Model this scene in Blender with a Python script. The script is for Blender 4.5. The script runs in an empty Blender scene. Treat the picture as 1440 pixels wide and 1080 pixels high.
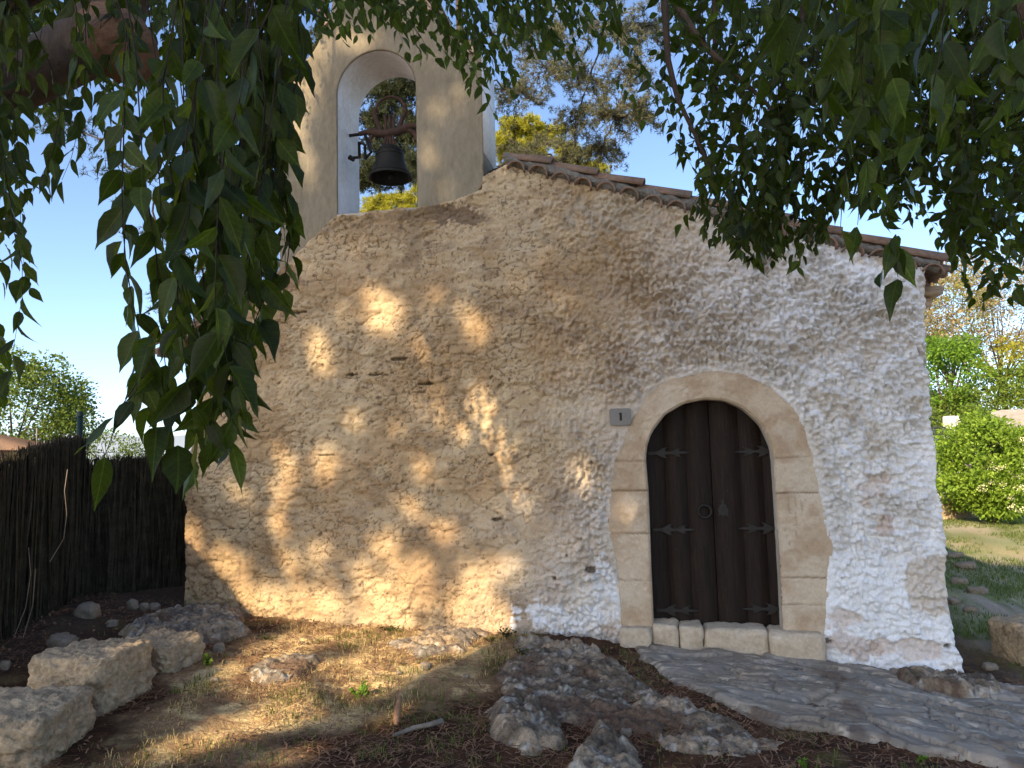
import bpy, bmesh, math, random
import numpy as np
from mathutils import Vector, Matrix, noise as mn
random.seed(7); rng = np.random.default_rng(11)
S = bpy.context.scene; COL = S.collection
rad = math.radians

# ------------------------------------------------------------------ camera
F_PX = 1050.0; CAM = np.array([0.0, -7.3, 1.6])
TH, PI_, RO = rad(11), rad(5.2), rad(1.5)
FW = np.array([-math.sin(TH)*math.cos(PI_), math.cos(TH)*math.cos(PI_), math.sin(PI_)])
r0 = np.array([math.cos(TH), math.sin(TH), 0.0]); u0 = np.cross(r0, FW)
RT = r0*math.cos(RO) - u0*math.sin(RO); UP = u0*math.cos(RO) + r0*math.sin(RO)
cam = bpy.data.objects.new('camera', bpy.data.cameras.new('camera')); COL.objects.link(cam)
cam.matrix_world = Matrix(((RT[0], UP[0], -FW[0], CAM[0]), (RT[1], UP[1], -FW[1], CAM[1]), (RT[2], UP[2], -FW[2], CAM[2]), (0, 0, 0, 1)))
cam.data.sensor_width = 36; cam.data.lens = 36*F_PX/1440; cam.data.clip_start = 0.05; cam.data.clip_end = 5000
S.camera = cam

def ray(px, py): return FW + RT*((px-720)/F_PX) - UP*((py-540)/F_PX)
def at(px, py, d): return CAM + ray(px, py)*d            # the point seen at a photo pixel at depth d
def on_y(px, py, y=0.0):
    d = ray(px, py); return CAM + d*((y-CAM[1])/d[1])
def fac(px, py):
    p = on_y(px, py); return (p[0], p[2])
def proj(P):
    P = np.asarray(P, float) - CAM; d = P@FW; d = np.where(np.abs(d) < 1e-6, 1e-6, d)
    return 720+F_PX*(P@RT)/d, 540-F_PX*(P@UP)/d, d

# ------------------------------------------------------------------ numpy noise
def _h(i, j, s):
    n = (i.astype(np.int64)*374761393 + j.astype(np.int64)*668265263 + s*982451653) & 0xffffffff
    n = ((n ^ (n >> 13))*1274126177) & 0xffffffff; n = ((n ^ (n >> 16))*2246822519) & 0xffffffff
    return ((n ^ (n >> 15)) & 0xffffff)/float(0xffffff)
def vn(x, y, s=0):
    i, j = np.floor(x), np.floor(y); u, v = x-i, y-j; u = u*u*u*(u*(u*6-15)+10); v = v*v*v*(v*(v*6-15)+10)
    a, b, c, d = _h(i, j, s), _h(i+1, j, s), _h(i, j+1, s), _h(i+1, j+1, s)
    return (a*(1-u)+b*u)*(1-v) + (c*(1-u)+d*u)*v
def fbm(x, y, s=0, o=4, g=.5):
    t, a, n = 0, 1, 0
    ca, sa = math.cos(.6), math.sin(.6)
    for k in range(o):
        t = t+a*vn(x, y, s+k*17); n += a; a *= g; x, y = 2.03*(ca*x-sa*y)+3.1, 2.03*(sa*x+ca*y)+1.7
    return t/n
def worley(x, y, s=0, jit=.9):
    i, j = np.floor(x), np.floor(y); f1 = np.full(x.shape, 9.0); f2 = f1.copy(); cid = np.zeros(x.shape)
    for a in (-1, 0, 1):
        for b in (-1, 0, 1):
            ii, jj = i+a, j+b
            dx = ii+.5+jit*(_h(ii, jj, s)-.5)-x; dy = jj+.5+jit*(_h(ii, jj, s+5)-.5)-y
            d = np.sqrt(dx*dx+dy*dy); k = d < f1
            f2 = np.where(k, f1, np.minimum(f2, d)); cid = np.where(k, _h(ii, jj, s+9), cid); f1 = np.where(k, d, f1)
    return f1, f2, cid
def ss(a, b, x):
    t = np.clip((x-a)/(b-a), 0, 1); return t*t*(3-2*t)
def mix(a, b, t):
    t = np.asarray(t)[..., None]; return np.asarray(a)*(1-t) + np.asarray(b)*t
def inpoly(poly, x, y):
    r = np.zeros(np.shape(x), bool); n = len(poly)
    for k in range(n):
        (x0, y0), (x1, y1) = poly[k], poly[(k+1) % n]
        if y0 == y1: continue
        c = ((y0 > y) != (y1 > y)) & (x < (x1-x0)*(y-y0)/(y1-y0)+x0); r ^= c
    return r
def polydist(poly, x, y, closed=True):                   # distance to a polyline
    d = np.full(np.shape(x), 1e9); n = len(poly)
    for k in range(n if closed else n-1):
        (x0, y0), (x1, y1) = poly[k], poly[(k+1) % n]
        vx, vy = x1-x0, y1-y0; t = np.clip(((x-x0)*vx+(y-y0)*vy)/(vx*vx+vy*vy+1e-12), 0, 1)
        d = np.minimum(d, np.hypot(x-x0-t*vx, y-y0-t*vy))
    return d
def sdf(poly, x, y):                                     # positive inside
    d = polydist(poly, x, y); return np.where(inpoly(poly, x, y), d, -d)

# ------------------------------------------------------------------ objects
def tag(o, label=None, cat=None, group=None, kind=None):
    if label: o['label'] = label
    if cat: o['category'] = cat
    if group: o['group'] = group
    if kind: o['kind'] = kind
    return o
def link(name, me, m=None, parent=None):
    o = bpy.data.objects.new(name, me); COL.objects.link(o)
    if m and not me.materials: me.materials.append(m)
    if parent:
        o.parent = parent; o.matrix_parent_inverse = Matrix.Translation(-parent.location)
    return o
def empty(name, loc, label, cat, group=None):
    o = bpy.data.objects.new(name, None); COL.objects.link(o); o.location = loc; o.empty_display_size = .2
    return tag(o, label, cat, group)
def np_mesh(name, v, faces, smooth=False, col=None, attr=None):
    """faces: an (n,k) int array or a list of such arrays"""
    v = np.asarray(v, np.float32); fs = faces if isinstance(faces, list) else [faces]
    me = bpy.data.meshes.new(name); me.vertices.add(len(v)); me.vertices.foreach_set('co', v.ravel())
    fs = [np.asarray(f, np.int32) for f in fs if len(f)]
    lt = np.concatenate([np.full(len(f), f.shape[1], np.int32) for f in fs]); vi = np.concatenate([f.ravel() for f in fs])
    me.loops.add(len(vi)); me.loops.foreach_set('vertex_index', vi); me.polygons.add(len(lt))
    st = np.zeros(len(lt), np.int32); st[1:] = np.cumsum(lt)[:-1]
    me.polygons.foreach_set('loop_start', st); me.polygons.foreach_set('loop_total', lt)
    if smooth: me.polygons.foreach_set('use_smooth', np.ones(len(lt), bool))
    me.update(calc_edges=True)
    if col is not None:
        a = me.attributes.new('col', 'FLOAT_COLOR', 'POINT')
        a.data.foreach_set('color', np.concatenate([np.asarray(col, np.float32), np.ones((len(v), 1), np.float32)], 1).ravel())
    if attr is not None:
        a = me.attributes.new('var', 'FLOAT', 'POINT'); a.data.foreach_set('value', np.asarray(attr, np.float32))
    return me
def grid_faces(nu, nv, keep=None):                      # verts index = i*nv+j
    i, j = np.meshgrid(np.arange(nu-1), np.arange(nv-1), indexing='ij')
    a = i*nv+j; f = np.stack([a, a+nv, a+nv+1, a+1], -1).reshape(-1, 4)
    return f if keep is None else f[keep.ravel()]
def prune(v, f, *extra):
    used = np.unique(f); m = np.full(len(v), -1); m[used] = np.arange(len(used))
    return (v[used], m[f]) + tuple(e[used] for e in extra)
class Geo:                                               # collects tubes, boxes, lathes into ONE mesh
    def __init__(s): s.v = []; s.f = {3: [], 4: []}; s.n = 0
    def add(s, v, f):
        f = np.asarray(f); s.f[f.shape[1]].append(f+s.n); s.v.append(np.asarray(v, float)); s.n += len(v)
    def tube(s, pts, r, k=6, cap=True):
        pts = np.asarray(pts, float); n = len(pts); r = np.broadcast_to(np.asarray(r, float), (n,))
        t = np.gradient(pts, axis=0); t /= np.linalg.norm(t, axis=1)[:, None]+1e-12
        a = np.array([0.31, .17, .93]) if abs(t[0, 2]) < .9 else np.array([1.0, .1, .2])
        A = np.cross(t, a); A /= np.linalg.norm(A, axis=1)[:, None]+1e-12; B = np.cross(t, A)
        th = np.linspace(0, 2*math.pi, k, endpoint=False)
        v = pts[:, None]+r[:, None, None]*(A[:, None]*np.cos(th)[None, :, None]+B[:, None]*np.sin(th)[None, :, None])
        i, j = np.meshgrid(np.arange(n-1), np.arange(k), indexing='ij'); j2 = (j+1) % k
        f = np.stack([i*k+j, i*k+j2, (i+1)*k+j2, (i+1)*k+j], -1).reshape(-1, 4)
        base = s.n; s.add(v.reshape(-1, 3), f)
        if cap:
            for e, row in ((0, 0), (n-1, (n-1)*k)):
                s.v.append(pts[e][None]); c = s.n; s.n += 1
                q = np.arange(k); s.f[3].append(np.stack([base+row+q, base+row+(q+1) % k, np.full(k, c)], -1))
        return s
    def box(s, c, size, rot=None):
        q = np.array([(x, y, z) for x in (-.5, .5) for y in (-.5, .5) for z in (-.5, .5)])*np.asarray(size)
        if rot is not None: q = q@np.asarray(rot).T
        s.add(q+np.asarray(c), [(0, 1, 3, 2), (4, 6, 7, 5), (0, 4, 5, 1), (2, 3, 7, 6), (0, 2, 6, 4), (1, 5, 7, 3)]); return s
    def lathe(s, c, prof, k=32):
        th = np.linspace(0, 2*math.pi, k, endpoint=False); n = len(prof)
        v = np.array([[(r*math.cos(a), r*math.sin(a), z) for a in th] for r, z in prof]).reshape(-1, 3)+np.asarray(c)
        i, j = np.meshgrid(np.arange(n-1), np.arange(k), indexing='ij'); j2 = (j+1) % k
        s.add(v, np.stack([i*k+j, i*k+j2, (i+1)*k+j2, (i+1)*k+j], -1).reshape(-1, 4)); return s
    def build(s, name, m, parent=None, smooth=True):
        fs = [np.concatenate(s.f[k]) for k in (3, 4) if s.f[k]]
        return link(name, np_mesh(name, np.concatenate(s.v), fs, smooth), m, parent)
def flat(name, outer, holes, y0, y1, m, parent=None, bevel=0.0):
    """a 2-D outline in the facade plane given real thickness from y0 to y1"""
    cu = bpy.data.curves.new(name, 'CURVE'); cu.dimensions = '2D'; cu.fill_mode = 'BOTH'
    for pl in [outer]+holes:
        sp = cu.splines.new('POLY'); sp.points.add(len(pl)-1); sp.use_cyclic_u = True
        for q, (x, z) in zip(sp.points, pl): q.co = (x, z, 0, 1)
    cu.extrude = max((y1-y0)/2-bevel, .0005); cu.bevel_depth = bevel; cu.bevel_resolution = 1
    if bevel: cu.offset = -bevel
    t = bpy.data.objects.new('tmp', cu); COL.objects.link(t); bpy.context.view_layer.update()
    me = bpy.data.meshes.new_from_object(t.evaluated_get(bpy.context.evaluated_depsgraph_get()))
    bpy.data.objects.remove(t); bpy.data.curves.remove(cu)
    me.transform(Matrix(((1, 0, 0, 0), (0, 0, -1, (y0+y1)/2), (0, 1, 0, 0), (0, 0, 0, 1)))); me.update()
    me.materials.clear(); return link(name, me, m, parent)

# ------------------------------------------------------------------ materials
def nodes(name):
    m = bpy.data.materials.new(name); m.use_nodes = True; nt = m.node_tree; nt.nodes.clear()
    out = nt.nodes.new('ShaderNodeOutputMaterial'); return m, nt, out
def N(nt, t, **k):
    n = nt.nodes.new(t)
    for a, b in k.items():
        if a in n.inputs: n.inputs[a].default_value = b
        else: setattr(n, a, b)
    return n
def mk(name, col=None, rough=.85, col2=None, ns=6, amt=.25, bs=40, bump=.4, dist=.01, metal=0, stretch=(1, 1, 1), spec=.3, fine=None):
    """col None: the mesh's own 'col' attribute is the base colour; col2: second colour in noise patches"""
    m, nt, out = nodes(name); L = nt.links.new
    p = N(nt, 'ShaderNodeBsdfPrincipled', Roughness=rough, Metallic=metal); p.inputs['Specular IOR Level'].default_value = spec
    tc = N(nt, 'ShaderNodeTexCoord'); mp = N(nt, 'ShaderNodeMapping'); mp.inputs['Scale'].default_value = stretch; L(tc.outputs['Object'], mp.inputs[0])
    n1 = N(nt, 'ShaderNodeTexNoise', Scale=ns, Detail=8, Roughness=.65); L(mp.outputs[0], n1.inputs['Vector'])
    n2 = N(nt, 'ShaderNodeTexNoise', Scale=bs, Detail=6, Roughness=.6); L(mp.outputs[0], n2.inputs['Vector'])
    rng_ = N(nt, 'ShaderNodeMapRange'); rng_.inputs[1].default_value = .3; rng_.inputs[2].default_value = .7
    L(n1.outputs['Fac'], rng_.inputs[0])
    if col is None:
        src = N(nt, 'ShaderNodeAttribute', attribute_name='col').outputs['Color']
    else:
        mx = N(nt, 'ShaderNodeMix', data_type='RGBA'); mx.inputs[6].default_value = (*col, 1); mx.inputs[7].default_value = (*(col2 or col), 1)
        L(rng_.outputs[0], mx.inputs[0]); src = mx.outputs[2]
    vr = N(nt, 'ShaderNodeMapRange'); vr.inputs[1].default_value = .25; vr.inputs[2].default_value = .75
    vr.inputs[3].default_value = 1-amt; vr.inputs[4].default_value = 1+amt*.6; L(n2.outputs['Fac'], vr.inputs[0])
    mu = N(nt, 'ShaderNodeVectorMath', operation='SCALE'); L(src, mu.inputs[0]); L(vr.outputs[0], mu.inputs['Scale']); L(mu.outputs[0], p.inputs['Base Color'])
    b = N(nt, 'ShaderNodeBump', Strength=bump, Distance=dist); L(n2.outputs['Fac'], b.inputs['Height'])
    last = b
    if fine:
        n3 = N(nt, 'ShaderNodeTexNoise', Scale=fine, Detail=4); L(mp.outputs[0], n3.inputs['Vector'])
        b2 = N(nt, 'ShaderNodeBump', Strength=bump*.7, Distance=dist*.4); L(n3.outputs['Fac'], b2.inputs['Height']); L(b.outputs[0], b2.inputs['Normal']); last = b2
    L(last.outputs[0], p.inputs['Normal']); L(p.outputs[0], out.inputs[0]); return m
def leafmat(name, dark, light, trans, tw=.35, rough=.45, spec=.15, veins=False):
    m, nt, out = nodes(name); L = nt.links.new
    at_ = N(nt, 'ShaderNodeAttribute', attribute_name='var')
    mx = N(nt, 'ShaderNodeMix', data_type='RGBA'); mx.inputs[6].default_value = (*dark, 1); mx.inputs[7].default_value = (*light, 1); L(at_.outputs['Fac'], mx.inputs[0])
    p = N(nt, 'ShaderNodeBsdfPrincipled', Roughness=rough); p.inputs['Specular IOR Level'].default_value = spec
    mt = N(nt, 'ShaderNodeMix', data_type='RGBA'); mt.inputs[6].default_value = (*[c*.6 for c in trans], 1); mt.inputs[7].default_value = (*trans, 1); L(at_.outputs['Fac'], mt.inputs[0])
    t = N(nt, 'ShaderNodeBsdfTranslucent'); cs, ct = mx.outputs[2], mt.outputs[2]
    tc = N(nt, 'ShaderNodeTexCoord'); n = N(nt, 'ShaderNodeTexNoise', Scale=55, Detail=5, Roughness=.7); L(tc.outputs['Object'], n.inputs['Vector']); hgt = n.outputs['Fac']
    def math_(op, a, b):
        q = N(nt, 'ShaderNodeMath', operation=op)
        for k, v in enumerate((a, b)):
            if isinstance(v, (int, float)): q.inputs[k].default_value = v
            else: L(v, q.inputs[k])
        return q.outputs[0]
    vr = N(nt, 'ShaderNodeMapRange'); vr.inputs[1].default_value = .3; vr.inputs[2].default_value = .7; vr.inputs[3].default_value = .7; vr.inputs[4].default_value = 1.25; L(hgt, vr.inputs[0]); fac_ = vr.outputs[0]
    if veins:                                            # midrib and side veins, from the leaf's own coordinates
        lu = N(nt, 'ShaderNodeAttribute', attribute_name='leaf_uv'); sx = N(nt, 'ShaderNodeSeparateXYZ'); L(lu.outputs['Vector'], sx.inputs[0])
        au = math_('ABSOLUTE', sx.outputs[0], 0); rib = math_('LESS_THAN', au, .016)
        ph = math_('FRACT', math_('MULTIPLY', math_('SUBTRACT', sx.outputs[1], math_('MULTIPLY', au, .75)), 7.5), 0); side = math_('MULTIPLY', math_('LESS_THAN', ph, .10), .55)
        vein = math_('MAXIMUM', rib, side); fac_ = math_('MULTIPLY', fac_, math_('ADD', math_('MULTIPLY', vein, .75), .92)); hgt = math_('SUBTRACT', hgt, math_('MULTIPLY', vein, .5))
    for src, dst in ((cs, p.inputs['Base Color']), (ct, t.inputs[0])):
        mu = N(nt, 'ShaderNodeVectorMath', operation='SCALE'); L(src, mu.inputs[0]); L(fac_, mu.inputs['Scale']); L(mu.outputs[0], dst)
    b = N(nt, 'ShaderNodeBump', Strength=.35, Distance=.004); L(hgt, b.inputs['Height']); L(b.outputs[0], p.inputs['Normal'])
    ms = N(nt, 'ShaderNodeMixShader'); ms.inputs[0].default_value = tw; L(p.outputs[0], ms.inputs[1]); L(t.outputs[0], ms.inputs[2]); L(ms.outputs[0], out.inputs[0])
    return m
M = dict(
    plaster=mk('plaster', None, .95, ns=5, amt=.20, bs=60, bump=.7, dist=.012, fine=170),
    tower=mk('tower_render', (.19, .155, .10), .95, (.29, .245, .17), 2.6, .22, 20, .8, .02, fine=110, stretch=(1, 1, .45)),
    stone=mk('sandstone', None, .95, ns=6, amt=.16, bs=45, bump=.5, dist=.008, fine=160),
    stone_const=mk('worn_sandstone', (.42, .33, .22), .95, (.56, .47, .35), 7, .25, 30, .6, .015, fine=120),
    wood=mk('door_wood', (.007, .0045, .0035), .6, (.028, .017, .011), 9, .6, 40, .5, .004, stretch=(7, 1, .35), spec=.15),
    iron=mk('wrought_iron', (.018, .017, .016), .5, (.03, .027, .024), 20, .3, 60, .4, .004, .5),
    bronze=mk('bell_bronze', (.026, .022, .017), .6, (.018, .019, .015), 8, .3, 40, .3, .004, .6),
    rust=mk('rusty_iron', (.075, .036, .023), .85, (.035, .022, .017), 12, .4, 50, .5, .005),
    tile=mk('roof_tile', (.25, .14, .085), .95, (.17, .125, .09), 4, .4, 25, .5, .01, fine=90),
    mortar=mk('mortar', (.24, .21, .17), .98, (.12, .11, .09), 14, .4, 45, .9, .02, fine=120),
    plate=mk('plate', (.21, .195, .175), .6, (.17, .16, .145), 14, .1, 40, .1, .003),
    black=mk('black_paint', (.012, .011, .011), .6, amt=.1),
    ground=mk('soil', None, 1.0, ns=5, amt=.45, bs=38, bump=.8, dist=.03, fine=150),
    rock=mk('bedrock', None, .95, ns=6, amt=.5, bs=30, bump=1.0, dist=.02, fine=110),
    path=mk('slate_path', None, .9, ns=6, amt=.22, bs=18, bump=.5, dist=.012, fine=120, stretch=(1, 1.6, 1)),
    block=mk('limestone_block', (.58, .43, .26), .97, (.28, .215, .14), 6, .5, 30, 1.0, .02, fine=110),
    pebble=mk('loose_stone', (.30, .24, .17), .95, (.19, .155, .115), 9, .3, 50, .6, .01),
    bark=mk('bark', (.10, .07, .05), .95, (.06, .045, .035), 6, .4, 22, .9, .03, stretch=(1, 1, .35)),
    cut=mk('cut_limb', (.20, .10, .05), .9, (.12, .065, .035), 5, .4, 24, .8, .02),
    twig=mk('twig', (.022, .016, .011), .9, amt=.3),
    pinebark=mk('pine_bark', (.075, .055, .045), .95, (.045, .034, .028), 5, .4, 14, .9, .04),
    heather=mk('heather', (.032, .029, .019), 1.0, (.085, .07, .045), 9, .4, 60, .4, .01, spec=.1),
    post=mk('green_post', (.012, .03, .024), .5, amt=.15),
    litter=mk('litter', (.36, .20, .11), 1.0, (.10, .055, .032), 9, .4, 60, .2),
    stick=mk('stick', (.33, .27, .2), .95, (.22, .17, .12), 8, .3, 40, .5),
    houseW=mk('house_wall', (.55, .36, .22), .9, (.5, .33, .2), 2, .1, 12, .1),
    concrete=mk('concrete_wall', (.30, .27, .25), .95, (.22, .2, .19), 4, .3, 18, .4, .02),
    whitewall=mk('white_wall', (.6, .58, .55), .9, (.5, .48, .45), 3, .15, 12, .2),
    gate=mk('gate_metal', (.03, .035, .04), .5, amt=.1),
    flower=mk('flower', (.62, .62, .36), .8, amt=.2),
    hill=mk('hill', (.16, .2, .26), 1.0, amt=.1, ns=.02, bs=.05, bump=0),
    L_near=leafmat('leaf_near', (.011, .020, .003), (.042, .066, .009), (.15, .205, .014), .42, .4, .22, True),
    L_shade=leafmat('leaf_shade', (.028, .055, .014), (.06, .10, .02), (.10, .17, .02), .22, .6),
    L_top=leafmat('leaf_top', (.020, .038, .005), (.065, .10, .012), (.18, .25, .018), .45, .45, .2, True),
    L_pine=leafmat('pine_needle', (.085, .095, .05), (.17, .165, .10), (.18, .19, .08), .3, .7),
    L_dpine=leafmat('pine_dark', (.04, .055, .03), (.08, .09, .045), (.09, .11, .04), .3, .7),
    L_yel=leafmat('leaf_yellow', (.27, .28, .035), (.50, .47, .07), (.6, .58, .07), .6, .6),
    L_lawn=leafmat('grass_blade', (.06, .10, .02), (.16, .20, .05), (.2, .26, .05), .35, .7),
    L_bush=leafmat('leaf_bush', (.14, .24, .025), (.30, .42, .06), (.4, .55, .07), .45, .45),
    L_tree=leafmat('leaf_tree', (.08, .13, .02), (.20, .27, .045), (.28, .36, .06), .4, .55),
    L_dry=leafmat('leaf_dry', (.22, .19, .08), (.42, .34, .2), (.4, .33, .15), .4, .7),
    L_fresh=leafmat('leaf_fresh', (.10, .2, .02), (.22, .36, .05), (.28, .45, .05), .45, .5),
)

# ------------------------------------------------------------------ light
SUN_AZ, SUN_EL = rad(204), rad(30)
SUN = np.array([math.sin(SUN_AZ)*math.cos(SUN_EL), math.cos(SUN_AZ)*math.cos(SUN_EL), math.sin(SUN_EL)])   # towards the sun
w = bpy.data.worlds.new('World'); S.world = w; w.use_nodes = True; wt = w.node_tree
sky = wt.nodes.new('ShaderNodeTexSky'); sky.sky_type = 'NISHITA'; sky.sun_disc = False
sky.sun_elevation = SUN_EL; sky.sun_rotation = SUN_AZ; sky.dust_density = 1.0; sky.air_density = .7; sky.ozone_density = 2.0
bg = wt.nodes['Background']; bg.inputs[1].default_value = .115; wt.links.new(sky.outputs[0], bg.inputs[0])
sd = bpy.data.lights.new('sun', 'SUN'); sd.energy = 3.7; sd.angle = rad(.6); sd.color = (1, .79, .52)
so = bpy.data.objects.new('sun', sd); COL.objects.link(so); so.rotation_euler = Vector(SUN).to_track_quat('Z', 'Y').to_euler(); so.location = (-8, -20, 12)
S.view_settings.view_transform = 'Standard'; S.view_settings.look = 'None'; S.view_settings.exposure = 1.62; S.view_settings.gamma = 1
S.render.engine = 'CYCLES'; S.cycles.max_bounces = 8; S.cycles.diffuse_bounces = 4; S.cycles.transmission_bounces = 4; S.cycles.use_denoising = True
S.render.film_transparent = False

# ------------------------------------------------------------------ terrain height
BX = np.array([-30, -9, -4.86, -3.3, -1.35, 0, 1.17, 2.63, 5, 9, 30]); BZ = np.array([.5, .18, .0, -.09, -.17, -.26, -.34, -.5, -.58, -.6, -.4])
def g0(x, y):
    x, y = np.asarray(x, float), np.asarray(y, float)
    z = np.interp(x, BX, BZ)
    z = z + .10*ss(-4.3, -5.6, x)*ss(-5.5, -1, y)
    z = z + .022*np.clip(y, 0, 14)*ss(2, 4, x)
    z = z - .03*np.clip(-1-y, 0, 6)
    return z
def g1(x, y):
    return g0(x, y) + .07*(fbm(x*1.3, y*1.3, 3, 3)-.5) + .035*(fbm(x*5, y*5, 8, 3)-.5)
def gnd(px, py):
    d = ray(px, py); z = -.2
    for _ in range(12):
        p = CAM+d*((z-CAM[2])/d[2]); z = .5*z+.5*float(g0(p[0], p[1]))
    return CAM+d*((z-CAM[2])/d[2])
def gpoly(pts): return [tuple(gnd(*p)[:2]) for p in pts]

def axis(lo, hi, step, far, n):
    c = np.arange(lo, hi+1e-6, step); k = np.linspace(0, 1, n+1)[1:]
    e = step*n*k+(far-step*n)*k**4
    return np.concatenate([(lo-e)[::-1], c, hi+e])
xs, ys = axis(-7.5, 5.0, .03, 400, 60), axis(-6.2, .6, .025, 400, 70)
X, Y = np.meshgrid(xs, ys, indexing='ij'); Z = g1(X, Y)
near = ss(14, 9, np.hypot(X, Y+3)); lit = near*(fbm(X*16, Y*16, 31, 5, .62)-.5)*.04; Z = Z+lit
n1 = fbm(X*1.1, Y*1.1, 40, 4); n2 = fbm(X*6, Y*6, 41, 4); n3 = fbm(X*22, Y*22, 42, 3)
C = mix((.15, .088, .052), (.31, .20, .12), ss(.35, .65, n2)); C = mix(C, (.40, .27, .165), ss(.55, .75, n3)*.6)
LIT_STRAW = gpoly([(290, 935), (420, 878), (720, 882), (735, 915), (610, 975), (500, 1015), (330, 1060), (200, 1085), (175, 1070), (235, 1025), (285, 985)])  # outline of the sunlit band, painted into the ground as pale straw
dry = ss(-.35, .12, np.where(near > 0, sdf(LIT_STRAW, X, Y), -9)+.9*(fbm(X*2.6, Y*2.6, 44, 4)-.5))  # mask of the painted sun band and its straw
C = mix(C*np.array((.32, .215, .13)), mix(mix((.55, .37, .17), (.86, .64, .32), ss(.3, .62, n2*.5+n3*.5)), (.30, .17, .085), ss(.50, .62, fbm(X*3.4, Y*5, 47, 5))*.75), dry*.85)  # soil darkened outside the band, straw paler inside: sun and shade in the colour
C = mix(C, (.11, .105, .035), ss(.45, .62, n1)*ss(.4, .6, n2)*.6*(1-.6*dry))
lawn = ss(2.6, 4.2, X+.12*Y)*ss(-3.5, -1.0, Y)
LC = mix((.30, .26, .13), (.20, .25, .08), ss(.35, .6, n1)); LC = mix(LC, (.36, .29, .24), ss(.52, .7, fbm(X*.9, Y*1.5, 55, 4))*.9)
n4 = fbm(X*3.1, Y*2.2, 56, 5); LC = mix(LC, (.17, .19, .07), ss(.48, .6, n4)*.8); LC = mix(LC, (.42, .36, .27), ss(.60, .68, fbm(X*5, Y*4, 58, 4))*.7)
C = mix(C, LC*(.7+.6*n3[..., None]), lawn)
C = mix(C, mix((.40, .36, .30), (.52, .47, .40), n2), ss(-6.6, -7.6, Y+.5*(n1-.5)))  # unseen pale ground behind the camera, added to bounce sunlight onto the wall
C = mix(C, (.09, .062, .042), (Y > -6.8)*ss(-4.6, -5.4, X)*.7)
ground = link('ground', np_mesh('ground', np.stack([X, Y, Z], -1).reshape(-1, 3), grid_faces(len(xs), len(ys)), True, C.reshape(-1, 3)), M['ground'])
tag(ground, kind='structure')

# path: a slab of layered slate/cement in front of the door
PATH = gpoly([(880, 903), (960, 902), (1060, 910), (1160, 916), (1250, 943), (1350, 955), (1450, 975), (1560, 990), (1620, 1150), (1440, 1092), (1330, 1066), (1200, 1044), (1080, 1017), (1000, 985), (930, 950), (893, 925)])
def sheet(name, poly, step, rise, edge, bumpf, colf, m, wob=.12):
    a = np.array(poly); lo, hi = a.min(0)-.2, a.max(0)+.2
    xs, ys = np.arange(lo[0], hi[0], step), np.arange(lo[1], hi[1], step)
    X, Y = np.meshgrid(xs, ys, indexing='ij')
    d = sdf(poly, X, Y) + wob*(fbm(X*3, Y*3, 77, 4)-.5)*2*.6
    k = ss(-edge, edge, d); Z = g1(X, Y) - .06 + (rise+.06)*k + bumpf(X, Y, k)*k
    keep = d > -edge*1.3; keep = keep[:-1, :-1] & keep[1:, 1:] & keep[:-1, 1:] & keep[1:, :-1]
    v, f, c = prune(np.stack([X, Y, Z], -1).reshape(-1, 3), grid_faces(len(xs), len(ys), keep), colf(X, Y, d).reshape(-1, 3))
    return link(name, np_mesh(name, v, f, True, c), m)
def strata(X, Y):                                        # layered flakes running with the path
    u = X*.93-Y*.37; v = X*.37+Y*.93
    q = fbm(u*.9, v*3.2, 61, 4)*7+fbm(u*3, v*9, 62, 3)*.8
    fl = np.floor(q); return fl, q-fl
def pb(X, Y, k):
    fl, fr = strata(X, Y); q1, q2, _ = worley(X*1.5+.5*fbm(X*3, Y*3, 161, 4), Y*2.6+.5*fbm(X*3, Y*3, 162, 4), 163)
    return -.025*ss(.04, .0, q2-q1)*ss(.35, .5, fbm(X*1.3, Y*1.3, 164, 3))+.9*( .022*(fl % 3)*ss(0, .12, fr)*.6 + .022*ss(.0, .2, fr)+.012*(fbm(X*18, Y*22, 66, 4)-.5)) + .03*(fbm(X*2.3, Y*2.3, 65, 4)-.5)
def pc(X, Y, d):
    fl, fr = strata(X, Y); t = _h(fl, fl*0, 5)
    c = mix((.19, .165, .13), (.32, .285, .235), t); c = mix(c, (.17, .135, .09), ss(.45, .7, fbm(X*3, Y*7, 69, 5))*.6)
    q1, q2, _ = worley(X*1.5+.5*fbm(X*3, Y*3, 161, 4), Y*2.6+.5*fbm(X*3, Y*3, 162, 4), 163); ck = ss(.035, .0, q2-q1)*ss(.35, .5, fbm(X*1.3, Y*1.3, 164, 3)); c = mix(c, (.10, .075, .05), ck*.8)
    c = mix(c, (.58, .49, .37), ss(.62, .70, fbm(X*6+Y*2, Y*26, 165, 4))*.7); c = mix(c, (.52, .43, .31), ss(.14, .0, fr)*.75)
    c = mix(c, (.27, .22, .16), ss(.56, .72, fbm(X*1.6, Y*2.6, 67, 4))*.6)
    return mix(c, (.12, .08, .055), ss(.6, .72, fbm(X*2.4, Y*2.4, 68, 5))*.75)
path = sheet('path', PATH, .016, .016, .05, pb, pc, M['path']); tag(path, kind='structure')

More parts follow.
